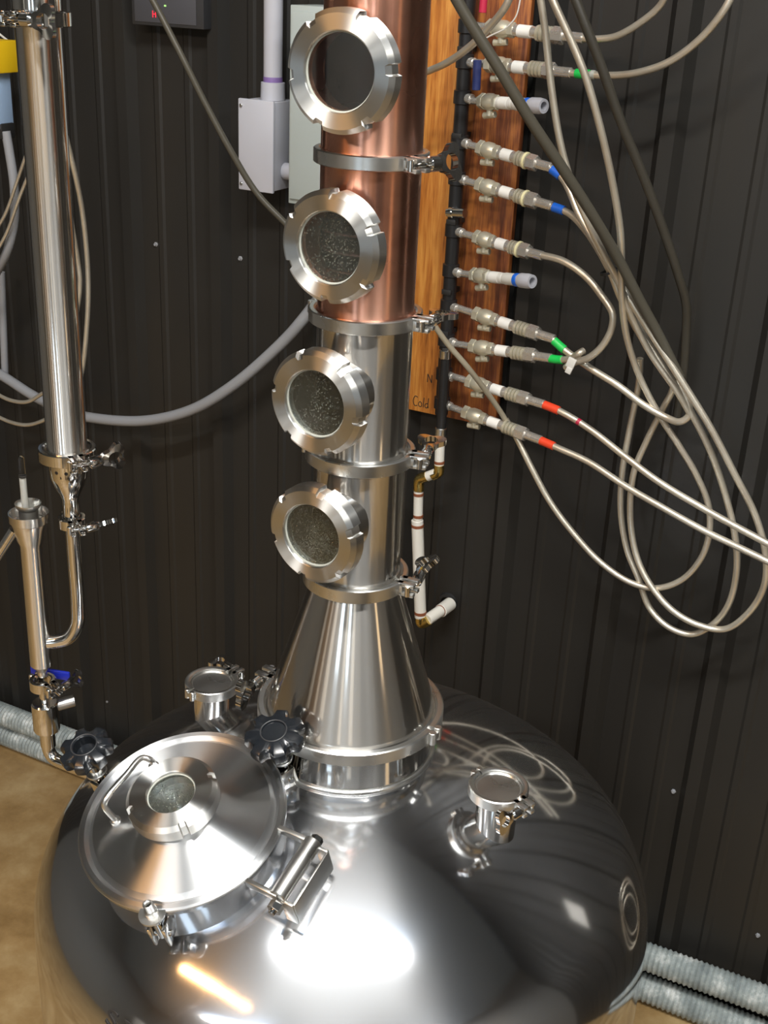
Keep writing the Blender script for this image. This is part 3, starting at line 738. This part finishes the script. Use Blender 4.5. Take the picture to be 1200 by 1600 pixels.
# manifold pipe
MW = .088
pm = WL(706, 400, MW); mb = WL(700, 650, MW).z
man = thing('manifold_pipe', 'black vertical manifold pipe carrying the valves', 'pipe', WF @ Tr((pm.x, -MW, mb)))
obj('pipe_run', cyl(new(), (0, 0, 0), (0, 0, 3.4 - mb), .0165, 28), M['blackpipe'], man)
rows = [(47, 58), (102, 112), (158, 166), (228, 262), (285, 320), (367, 393), (430, 440), (486, 527), (540, 560), (594, 632), (640, 690)]
mx = pm.x
for (ya, yb) in rows:
    zz = WL(706, ya - 8, MW).z - mb
    obj('tee_collar', lathe(new(), [(.0168, -.016), (.0205, -.014), (.0205, .014), (.0168, .016)], 24, Tr((0, 0, zz)), closed=True), M['blackpipe'], man)
    obj('tee_branch', cyl(new(), (0, 0, zz), (.030, -.012, zz - .002), .0115, 18), M['fitting'], man)
for yy in (75, 210, 345, 455, 520):
    zz = WL(706, yy, MW).z - mb; bm = new()
    box(bm, (-.012, -.0205, zz - .006), (.012, MW - .052, zz + .006), bev=.001)
    obj('pipe_strap', bm, M['rubber'], man)

def branch(x0, y0, x1, y1, label, kind='hose', lever='brass', w1=.15, ring=False, dot=False):
    if kind == 'cap': w1 = .19
    a = W(x0, y0, MW + .012); b_ = W(x1, y1, w1); d = b_ - a; Ln = d.length
    Mx = frame(a, d, (0, 0, 1)); k = Ln
    t = thing('valve_assembly', label, 'valve', Mx, 'valves along the black manifold')
    obj('nipple', cyl(new(), (0, 0, -.022), (0, 0, k * .16), .0085), M['fitting'], t)
    bm = new(); hexn(bm, (0, 0, k * .13), (0, 0, k * .19), .018); lathe(bm, solid([(.014, k * .18), (.0185, k * .23), (.0185, k * .29), (.014, k * .34)]), 24); hexn(bm, (0, 0, k * .33), (0, 0, k * .38), .0165)
    vb = obj('valve_body', bm, M['brass'], t)
    bm = new(); cyl(bm, (-.014, 0, k * .26), (-.030, 0, k * .26), .0075); cyl(bm, (-.030, 0, k * .26 - .018), (-.026, -.004, k * .26 + .014), .0075)
    obj('valve_lever', bm, M['brass'], vb)
    if lever != 'brass':
        p0, p1, rr = {'pink': ((757, -14), (754, 20), .0085), 'navy': ((746, 94), (744, 141), .0095)}[lever]
        obj('lever_sleeve', cyl(new(), W(*p0, .125), W(*p1, .125), rr), M[lever], t, world=True, label={'pink': 'red sleeved lever', 'navy': 'dark blue sleeved lever'}[lever])
    cv = obj('check_valve', cyl(new(), (0, 0, k * .37), (0, 0, k * .60), .0128, 24), M['fitting' if kind == 'hose' else 'white'], t)
    obj('paper_label', lathe(new(), [(.0129, k * .42), (.0134, k * .42), (.0134, k * .54), (.0129, k * .54)], 24, closed=True), M['label'], cv)
    if kind == 'cap':
        obj('adapter', lathe(new(), solid([(.0125, k * .60), (.014, k * .63), (.014, k * .76), (.0145, k * .78)]), 24), M['white'], t)
        obj('blue_ring', cyl(new(), (0, 0, k * .76), (0, 0, k * .82), .0152, 28), M['bluetape'], t)
        obj('open_collar', lathe(new(), [(.0145, k * .82), (.0165, k * .84), (.0170, k * .94), (.0150, k), (.0095, k), (.0095, k * .9), (0, k * .9), (0, k * .82)], 32), M['palep'], t)
        obj('bore', cyl(new(), (0, 0, k * .89), (0, 0, k * .91), .0094, 20), M['ink'], t)
    else:
        bm = new(); z = k * .59
        for i in range(4):
            lathe(bm, [(.011, z), (.0168, z + .001), (.0168, z + k * .028), (.011, z + k * .034)], 12); z += k * .036
        obj('adapter', bm, M['brass'], t)
        if ring: obj('cream_ring', cyl(new(), (0, 0, k * .69), (0, 0, k * .715), .0188, 28, bev=.001), M['cream'], t)
        if dot: obj('red_mark', cyl(new(), (-.0, -.0136, k * .48), (0, -.0129, k * .48), .0045, 16, bev=.0001), M['pink'], cv)
        bm = new(); hexn(bm, (0, 0, k * .73), (0, 0, k * .83), .018)
        obj('swivel_nut', bm, M['fitting'], t)
        obj('hose_crimp', cyl(new(), (0, 0, k * .82), (0, 0, k * 1.0), .0108, 24), M['fitting'], t)
    return t
branch(742, 40, 912, 60, 'topmost valve, dull brass, hose leaving to the upper right', w1=.15, lever='pink')
branch(742, 98, 893, 114, 'valve with a green taped hose, under the topmost valve', lever='navy')
branch(738, 157, 850, 166, 'upper of the two capped valves, open grey collar', 'cap')
branch(732, 226, 862, 262, 'upper of the two valves with blue taped hoses', ring=True)
branch(730, 283, 862, 322, 'lower of the two valves with blue taped hoses', ring=True)
branch(728, 366, 848, 400, 'valve with an untaped hose between the two capped valves', ring=True)
branch(726, 428, 832, 440, 'lower of the two capped valves, blue ring and open grey collar', 'cap')
branch(724, 484, 866, 530, 'upper of the two valves with green taped hoses by the white clip')
branch(718, 538, 862, 560, 'lower of the two valves with green taped hoses by the white clip')
branch(714, 590, 850, 632, 'upper of the two valves with red taped hoses', dot=True)
branch(708, 637, 846, 688, 'lower of the two valves with red taped hoses', dot=True)
q = WL(724, 332, MW); a = W(700, 332, MW + .012); b_ = W(746, 334, MW + .03)
o = obj('pipe_stub', lathe(lathe(new(), solid([(.011, 0), (.011, .05)]), 20), [(.0112, .006), (.0135, .008), (.0135, .016), (.0112, .018)], 20), M['mirror'], None, frame(a, b_ - a, (0, 0, 1)))
tag(o, 'short shiny steel pipe stub on the manifold below the blue taped hoses', 'pipe fitting')

# ------------------------------------------------------------------ hoses
def hose(name, pts, r, m, label, cat='hose', group=None, seg=12):
    P = spline([W(x, y, w) for x, y, w in pts], 10)
    o = obj(name, sweep(new(), P, r, seg), m); tag(o, label, cat, group); return o, P
def tape(o, P, r, m, label, f0, f1):
    L_ = [0]
    for a, b_ in zip(P, P[1:]): L_.append(L_[-1] + (b_ - a).length)
    Q = [p for p, l in zip(P, L_) if f0 <= l <= f1]
    obj('tape_wrap', sweep(new(), Q, r, 14), m, o, label=label)
HR = .0078
GH = 'braided hoses on the dark wall'
hose('braided_hose', [(908, 60, .15), (935, 61, .155), (962, 57, .16), (1000, 36, .17), (1032, 8, .18), (1045, -20, .19)], HR * .95, M['braid'], 'braided hose leaving the topmost valve to the upper right', group=GH)
o, P = hose('braided_hose', [(890, 114, .15), (915, 116, .155), (945, 118, .16), (990, 115, .17), (1045, 97, .18), (1095, 60, .19), (1130, 18, .20), (1148, -15, .2)], HR, M['braid'], 'braided hose with green tape arching to the upper right', group=GH)
tape(o, P, .0098, M['greentape'], 'green tape', .012, .048); tape(o, P, .0094, M['gasket'], 'cream tape', .049, .062)
hose('braided_hose', [(640, 122, .20), (672, 110, .22), (700, 97, .24), (735, 72, .26), (765, 42, .28), (790, 10, .3), (800, -12, .3)], HR, M['braid'], 'braided hose crossing the board at the top, behind the copper column', group=GH)
o, P = hose('braided_hose', [(858, 261, .15), (880, 280, .16), (905, 335, .19), (930, 378, .21), (953, 418, .22), (985, 470, .23), (1020, 525, .22), (1068, 600, .21), (1110, 668, .20), (1150, 745, .19), (1180, 805, .18), (1196, 865, .18), (1194, 915, .17), (1170, 957, .16), (1132, 983, .15), (1090, 976, .15), (1050, 953, .15), (1015, 912, .14), (995, 870, .13), (985, 810, .12), (990, 740, .12), (1010, 690, .12), (1035, 640, .13), (1052, 605, .14), (1050, 560, .16)], HR, M['braid'], 'braided hose from the upper blue taped valve, outermost hanging loop', group=GH)
tape(o, P, .0105, M['bluetape'], 'blue tape', .006, .036)
o, P = hose('braided_hose', [(858, 321, .15), (890, 334, .16), (915, 360, .18), (938, 395, .20), (955, 428, .205), (972, 470, .2), (1000, 515, .19), (1035, 570, .19), (1080, 645, .18), (1110, 705, .17), (1132, 768, .16), (1148, 835, .16), (1151, 890, .15), (1138, 945, .14), (1112, 977, .13), (1080, 991, .13), (1045, 980, .13), (1015, 950, .12), (998, 905, .12), (980, 860, .11), (970, 800, .11), (972, 740, .11), (984, 670, .11), (998, 600, .12), (1000, 560, .13)], HR, M['braid'], 'braided hose from the lower blue taped valve, second hanging loop', group=GH)
tape(o, P, .0105, M['bluetape'], 'blue tape', .006, .040)
o, P = hose('braided_hose', [(844, 398, .15), (880, 408, .16), (915, 432, .17), (940, 462, .18), (957, 490, .19), (955, 515, .19), (940, 542, .19), (918, 560, .19), (893, 568, .185), (884, 575, .18)], HR * 1.05, M['braid'], 'braided hose curving from the untaped valve back to the white clip', group=GH)
o, P = hose('braided_hose', [(862, 529, .15), (880, 545, .155), (900, 560, .16), (925, 577, .16), (965, 602, .17), (1005, 632, .17), (1040, 652, .17), (1062, 659, .18), (1076, 650, .18), (1074, 625, .18), (1055, 595, .18), (1030, 560, .18), (1005, 530, .18), (985, 495, .19), (968, 455, .2)], HR * 1.05, M['braid'], 'braided hose from the upper green taped valve near the clip', group=GH)
tape(o, P, .0100, M['greentape'], 'green tape', .004, .042)
o, P = hose('braided_hose', [(858, 560, .15), (875, 562, .155), (893, 560, .165), (905, 552, .17), (912, 548, .16)], HR * 1.05, M['braid'], 'short braided hose from the lower green taped valve to the clip', group=GH)
tape(o, P, .0100, M['greentape'], 'green tape', .002, .036)
o, P = hose('braided_hose', [(847, 631, .15), (880, 645, .16), (925, 673, .17), (975, 712, .19), (1030, 753, .21), (1100, 795, .23), (1160, 828, .25), (1235, 868, .27)], HR, M['braid'], 'upper braided hose with red tape running right', group=GH)
tape(o, P, .0102, M['redtape'], 'orange red tape', .004, .050); tape(o, P, .0082, M['pink'], 'red mark', .095, .108)
o, P = hose('braided_hose', [(842, 687, .15), (872, 700, .16), (920, 722, .17), (975, 758, .19), (1030, 790, .21), (1100, 829, .23), (1160, 858, .25), (1235, 894, .27)], HR, M['braid'], 'lower braided hose with red tape running right', group=GH)
tape(o, P, .0102, M['redtape'], 'orange red tape', .004, .046)
hose('braided_hose', [(842, -20, .36), (852, 50, .35), (862, 140, .34), (876, 225, .33), (893, 285, .32), (920, 350, .3), (945, 400, .28), (966, 440, .25), (990, 500, .22), (1015, 550, .2), (1060, 615, .19), (1080, 650, .18)], HR * .95, M['braid'], 'braided hose hanging from above, left of the two long ones', group=GH)
hose('braided_hose', [(856, -20, .40), (868, 10, .40), (893, 65, .39), (915, 120, .38), (938, 200, .36), (957, 285, .33), (969, 360, .3), (971, 410, .27), (972, 470, .24), (980, 530, .2), (1000, 590, .17), (1028, 645, .16), (1060, 695, .15), (1088, 742, .14), (1107, 790, .13), (1108, 835, .13), (1095, 873, .13), (1065, 906, .13), (1025, 919, .13), (985, 910, .13), (940, 880, .13), (900, 838, .13), (860, 785, .13), (830, 730, .13), (805, 680, .125), (790, 655, .12)], HR * .98, M['braid'], 'long braided hose hanging from above and looping back left below the valves', group=GH)
hose('vinyl_tube', [(676, 505, .26), (700, 538, .24), (730, 573, .22), (760, 612, .17), (785, 648, .13), (796, 668, .12)], HR * .85, M['vinyl'], 'clear vinyl tube running down right from the copper to steel clamp', 'tube')
hose('vinyl_tube', [(222, -30, .35), (245, 12, .35), (280, 80, .35), (320, 160, .34), (360, 235, .33), (400, 300, .31), (440, 343, .3), (500, 400, .28), (590, 460, .27), (676, 505, .26)], HR * .95, M['vinyldark'], 'brown clouded tube hanging across the wall left of the column', 'tube')
hose('vinyl_tube', [(700, -25, .5), (730, 28, .49), (780, 108, .47), (830, 190, .44), (880, 265, .40), (925, 335, .35), (968, 408, .29), (1000, 470, .25), (1030, 525, .22), (1062, 590, .2)], HR * 1.45, M['vinyldark'], 'thick dark tube slanting down in front of the valves', 'tube')
hose('vinyl_tube', [(890, -25, .32), (915, 40, .31), (940, 105, .29), (970, 190, .26), (1005, 275, .22), (1035, 355, .18), (1060, 430, .14), (1072, 475, .11), (1072, 520, .09), (1068, 580, .08), (1058, 650, .08)], HR * 1.3, M['vinylblack'], 'thick dark tube hanging to a wall screw at the upper right', 'tube')
# ties and clip
def loop(name, px, py, w, r, rt, m, label, cat, ax):
    o = obj(name, lathe(new(), [(r + rt * math.cos(a), rt * 1.6 * math.sin(a)) for a in [R_(45 * k) for k in range(8)]], 28, closed=True), m, None, frame(W(px, py, w), ax, (0, 0, 1)))
    return tag(o, label, cat)
loop('cable_tie', 953, 424, .205, .021, .0018, M['rubber'], 'black tie binding the hanging hoses', 'cable tie', (.4, -.1, -1))
o = obj('hose_clip', box(box(new(), (-.010, -.004, -.014), (.010, .004, .010), bev=.002), (-.004, -.007, -.026), (.010, .0, -.012), bev=.001), M['white'], None, frame(W(893, 566, .20), (.3, -.1, 1), T)); tag(o, 'white clip holding the green taped hoses', 'clip')
o = obj('cable_tie', sweep(new(), spline([W(706, 88, .2), W(745, 67, .2), W(768, 55, .2), W(790, 44, .2), W(806, 26, .2), W(814, -6, .2)], 6), .0016, 8), M['white']); tag(o, 'thin white cable tie tail near the topmost valve', 'cable tie')

# ------------------------------------------------------------------ white drain pipe
dr = thing('drain_pipe', 'white water pipe with red brown bands right of the steel column', 'pipe', Tr(W(690, 552, .10)))
DW = .10
def dcyl(name, x0, y0, x1, y1, r, m, w=DW, wb=None):
    return obj(name, cyl(new(), W(x0, y0, w), W(x1, y1, wb or w), r, 24), m, dr, world=True)
def W_(x, y, w=DW): return W(x, y, w)
DW = .125
obj('black_riser', cyl(new(), W_(696, 556, DW), W_(689, 672, DW), .0125, 24), M['blackpipe'], dr, world=True, label='black riser pipe')
obj('steel_cap', cyl(new(), W_(696.5, 546, DW), W_(696, 560, DW), .0155, 24), M['mirror'], dr, world=True)
obj('steel_union', cyl(new(), W_(689, 668, DW), W_(688, 684, DW), .0145, 24), M['satin'], dr, world=True)
obj('white_pipe', cyl(new(), W_(688, 682, DW), W_(686, 730, DW), .0125, 24), M['pvc'], dr, world=True)
obj('white_pipe', cyl(new(), W_(654, 766, DW), W_(653, 812, DW), .0125, 24), M['pvc'], dr, world=True)
obj('white_pipe', cyl(new(), W_(652, 812, DW), W_(657, 965, DW), .0158, 24), M['pvc'], dr, world=True)
for (x, y, r) in ((686.5, 722, .0132), (654, 772, .0132), (653.5, 806, .0132), (652.5, 821, .0166), (657, 957, .0166)):
    obj('brown_band', cyl(new(), W_(x, y - 2.2, DW), W_(x, y + 2.2, DW), r, 24, bev=.0003), M['band'], dr, world=True)
def elbow(x0, y0, xm, ym, x1, y1, r, m, w0=DW, w1=DW):
    P = spline([W_(x0, y0, w0), W_(xm, ym, (w0 + w1) / 2), W_(x1, y1, w1)], 8)
    return obj('elbow', sweep(new(), P, r, 20), m, dr, world=True)
elbow(686, 726, 685, 738, 676, 743, .0135, M['gold'], DW, DW)
elbow(668, 744, 656, 749, 654, 766, .0140, M['gold'], DW, DW)
obj('white_pipe', cyl(new(), W_(682, 739, DW), W_(664, 746, DW), .0128, 24), M['pvc'], dr, world=True)
elbow(657, 962, 659, 973, 670, 968, .0160, M['gold'], DW, DW - .005)
obj('white_pipe', cyl(new(), W_(668, 968, DW), W_(690, 953, .07), .0158, 24), M['pvc'], dr, world=True)
obj('white_pipe', cyl(new(), W_(688, 955, .075), W_(704, 943, .02), .0185, 24), M['pvc'], dr, world=True)
obj('brown_band', cyl(new(), W_(687, 955, .078), W_(690, 953, .068), .0166, 24), M['band'], dr, world=True)
p = WL(700, 940, .0)
o = obj('pipe_grommet', lathe(new(), [(.018, 0), (.028, 0), (.026, .008), (.018, .010)], 32, closed=True), M['rubber'], None, WF @ Tr((p.x, -.0, p.z)) @ Matrix.Rotation(PI / 2, 4, 'X')); tag(o, 'black rubber ring where the white pipe enters the wall', 'grommet')

# ------------------------------------------------------------------ electrical things on the wall
o, _ = wbox('breaker_box', M['panel'], 452, 600, 12, 328, 0.028, .15, 170, s1=.21)
tag(o, 'large pale grey electrical panel partly behind the copper column', 'electrical panel')
a = WL(452, 12, .15); d_ = o
obj('panel_door', box(new(), (WL(452, 170, .15).x + .006, -.156, WL(526, 320, .15).z), (WL(452, 170, .15).x + .204, -.151, WL(526, 22, .15).z), bev=.002), M['panel'], o)
jb, (jx0, jx1, jz0, jz1) = wbox('junction_box', M['palep'], 378, 428, 158, 296, .0, .105, 225)
tag(jb, 'pale grey junction box on the wall left of the column', 'junction box')
obj('box_cover', box(new(), (jx0 - .004, -.116, jz0 - .004), (jx1 + .004, -.106, jz1 + .004), bev=.003), M['palep'], jb)
for zz in (jz0 + .012, jz1 - .012):
    obj('cover_screw', cyl(new(), (jx0 + .006, -.116, zz), (jx0 + .006, -.120, zz), .004, 12), M['satin'], jb)
zc_ = WL(440, 266, .05).z
obj('side_connector', cyl(new(), (jx1, -.055, zc_), (jx1 + .045, -.055, zc_), .021, 28), M['palep'], jb)
cxm = (jx0 + jx1) / 2 + .012
o = thing('electrical_conduit', 'pale grey rigid conduit rising from the junction box', 'conduit', WF @ Tr((cxm, -.055, jz1)))
obj('pipe_run', cyl(new(), (0, 0, 0), (0, 0, 1.4), .0235, 32), M['palep'], o)
obj('hub', lathe(new(), [(.024, 0), (.031, .001), (.030, .042), (.0245, .043)], 32, closed=True), M['palep'], o)
m = M['primer'] = mat('purple_primer', (.20, .13, .34), 0, .5)
obj('primer_stain', lathe(new(), [(.0236, .043), (.0241, .043), (.0241, .052), (.0236, .055)], 32, closed=True), m, o, label='purple primer ring')
# display at top left
o, (a0, a1, b0, b1) = wbox('display_box', M['display'], 206, 318, -60, 42, .0, .06, 20)
tag(o, 'dark display box with red digits at the top left', 'display')
obj('display_screen', box(new(), (a0 + .010, -.0615, b0 + .008), (a1 - .022, -.060, b1 - .008), bev=.0005), M['screen'], o)
h = WL(241, 22, .062); bm = new(); g_ = .0055
for x0, x1, z0, z1 in ((-g_, -g_ + .002, -.008, .008), (g_ - .002, g_, -.008, .008), (-g_, g_, -.001, .001)):
    box(bm, (h.x + x0, -.0628, h.z + z0), (h.x + x1, -.0618, h.z + z1), bev=0)
obj('digit', bm, M['led'], o, label='red glowing letter H')
h = WL(258, 9, .062); obj('indicator', box(new(), (h.x - .003, -.0628, h.z - .002), (h.x + .003, -.0618, h.z + .002), bev=0), M['greenled'], o, label='small greenish light')
# drooping grey conduit
P = spline([W(x, y, w) for x, y, w in [(-45, 560, .10), (5, 588, .10), (50, 617, .10), (100, 642, .11), (160, 655, .12), (230, 657, .12), (300, 640, .12), (360, 605, .12), (420, 555, .11), (470, 503, .10), (520, 430, .08), (545, 345, .07), (550, 300, .07)]], 8)
o = obj('flexible_conduit', sweep(new(), P, .0152, 20), M['greyp']); tag(o, 'thick grey flexible conduit drooping across the wall to behind the column', 'conduit')
P = spline([W(x, y, w) for x, y, w in [(9, 205, .22), (15, 240, .22), (22, 290, .22), (22, 345, .22), (12, 390, .22), (-8, 430, .2), (-30, 470, .2)]], 8)
o = obj('flexible_conduit', sweep(new(), P, .0125, 18), M['greyp']); tag(o, 'grey flexible conduit curving down at the left edge', 'conduit')
P = [W(2, 425, .08), W(8, 588, .08)]
o = obj('straight_conduit', sweep(new(), P, .011, 18), M['greyp']); tag(o, 'short straight grey conduit at the left edge above the drooping one', 'conduit')
# yellow and pale blue things at the left edge
o = obj('cable_box', box(new(), (WL(-60, 120, .2).x, -.24, WL(0, 200, .2).z), (WL(11, 150, .2).x, -.18, WL(0, 100, .2).z), bev=.006), M['lightblue'], None, WF); tag(o, 'pale blue box cut off by the left edge', 'box')
o = obj('yellow_cover', box(new(), (WL(-60, 90, .2).x, -.25, WL(0, 112, .2).z), (WL(17, 90, .2).x, -.17, WL(0, 62, .2).z), bev=.004), M['yellow'], None, WF); tag(o, 'yellow cover at the left edge above the pale blue box', 'cover')
o = obj('black_bracket', box(new(), (WL(-60, 200, .2).x, -.235, WL(0, 214, .2).z), (WL(17, 200, .2).x, -.185, WL(0, 190, .2).z), bev=.004), M['rubber'], None, WF); tag(o, 'black bracket at the left edge under the pale blue box', 'bracket')
# hoses behind the condenser
GL = 'braided hoses behind the condenser'
hose('braided_hose', [(80, 150, .3), (96, 190, .28), (112, 250, .25), (127, 320, .22), (136, 400, .2), (138, 460, .2), (135, 520, .2), (129, 575, .2), (118, 620, .2)], HR * .9, M['braid'], 'outer braided hose bulging out right of the condenser', group=GL)
hose('braided_hose', [(92, 215, .25), (103, 290, .23), (112, 350, .22), (122, 410, .2), (125, 440, .2), (122, 475, .2), (112, 520, .2)], HR * .9, M['braid'], 'inner braided hose right of the condenser, tied to the outer one', group=GL)
loop('cable_tie', 131, 431, .2, .0135, .0015, M['rubber'], 'black tie joining the two hoses right of the condenser', 'cable tie', (0, 0, 1))
hose('braided_hose', [(-15, 610, .16), (15, 625, .16), (42, 628, .16), (66, 615, .16), (90, 600, .16)], HR * .75, M['braid'], 'upper thin hose sagging left of the condenser', group=GL)
hose('braided_hose', [(-15, 645, .16), (15, 659, .16), (42, 664, .16), (70, 656, .16), (95, 640, .16)], HR * .75, M['braid'], 'lower thin hose sagging left of the condenser', group=GL)
hose('braided_hose', [(-10, 365, .25), (8, 335, .25), (28, 280, .25), (45, 230, .25)], HR * .6, M['braid'], 'upper thin hose slanting behind the condenser', group=GL)
hose('braided_hose', [(-10, 400, .25), (10, 365, .25), (30, 310, .25), (48, 265, .25)], HR * .6, M['braid'], 'lower thin hose slanting behind the condenser', group=GL)
hose('white_cable', [(-10, 45, .15), (5, 58, .15), (22, 70, .15), (45, 80, .15)], .003, M['white'], 'white cable above the yellow cover', 'cable')

# ------------------------------------------------------------------ corrugated hoses along the foot of the wall
def duct(pts, label):
    P = [WF @ Vector(p) for p in pts]; P = resample(spline(P, 30), .0036)
    o = obj('corrugated_hose', sweep(new(), P, .04, 22, rf=lambda s, i: .0385 + .0024 * math.cos(2 * PI * s / .0144)), M['duct'])
    tag(o, label, 'corrugated hose', 'grey corrugated hoses along the foot of the wall')
duct([(-2.6, -.075, .041), (-1.5, -.075, .041), (0, -.075, .041), (1.2, -.075, .041), (2.0, -.075, .041)], 'lower grey corrugated hose lying on the floor by the wall')
duct([(-2.6, -.071, .1225), (-1.5, -.071, .1225), (-.9, -.071, .1235), (0, -.071, .136), (.6, -.071, .152), (1.2, -.071, .160), (2.0, -.071, .16)], 'upper grey corrugated hose above the other one')
# wall screws
for i, (x, y, lb) in enumerate([(243, 382, 'small screw in the wall left of the conduit bend, nearer the condenser'), (375, 404, 'small screw in the wall under the junction box'), (361, 861, 'small screw in the wall left of the lowest sight glass'), (1073, 478, 'small screw in the wall by the end of the dark tube'), (1184, 1462, 'small screw in the wall just above the corrugated hoses at the right'), (1052, 1237, 'small screw in the wall right of the kettle dome'), (168, 1096, 'small screw in the wall above the corrugated hoses at the left')]):
    q = WL(x, y, .003)
    o = obj('wall_screw', lathe(new(), solid([(.0068, 0), (.0068, .002), (.0042, .003), (.0042, .007)]), 6), M['greyp'], None, WF @ Tr((q.x, 0.0, q.z)) @ Matrix.Rotation(PI / 2, 4, 'X')); tag(o, lb, 'screw', 'screws in the dark wall')

# a coil of hose and a paper on the wall beyond the right edge, seen in the kettle's polish
for i in range(4):
    c = Vector((1.12 + .02 * i, -.06 - .022 * i, .93 - .02 * i)); ra, rb = .20 + .022 * (i % 3), .25 + .03 * ((i * 2) % 3)
    P = [WF @ (c + Vector((ra * math.cos(a), .01 * math.sin(3 * a), rb * math.sin(a)))) for a in [2 * PI * k / 48 for k in range(49)]]
    o = obj('braided_hose', sweep(new(), P, HR, 10, caps=False), M['braid']); tag(o, ['braided hose loop nearest the wall in the coil beyond the right edge', 'second braided hose loop from the wall in the coil beyond the right edge', 'third braided hose loop from the wall in the coil beyond the right edge', 'frontmost braided hose loop in the coil beyond the right edge'][i], 'hose', 'coiled hoses beyond the right edge')
o = obj('paper_notice', box(new(), (1.48, -.034, 1.82), (1.70, -.030, 2.06), bev=0), M['label'], None, WF); tag(o, 'cream paper on the wall beyond the right edge, mirrored in the kettle', 'paper')
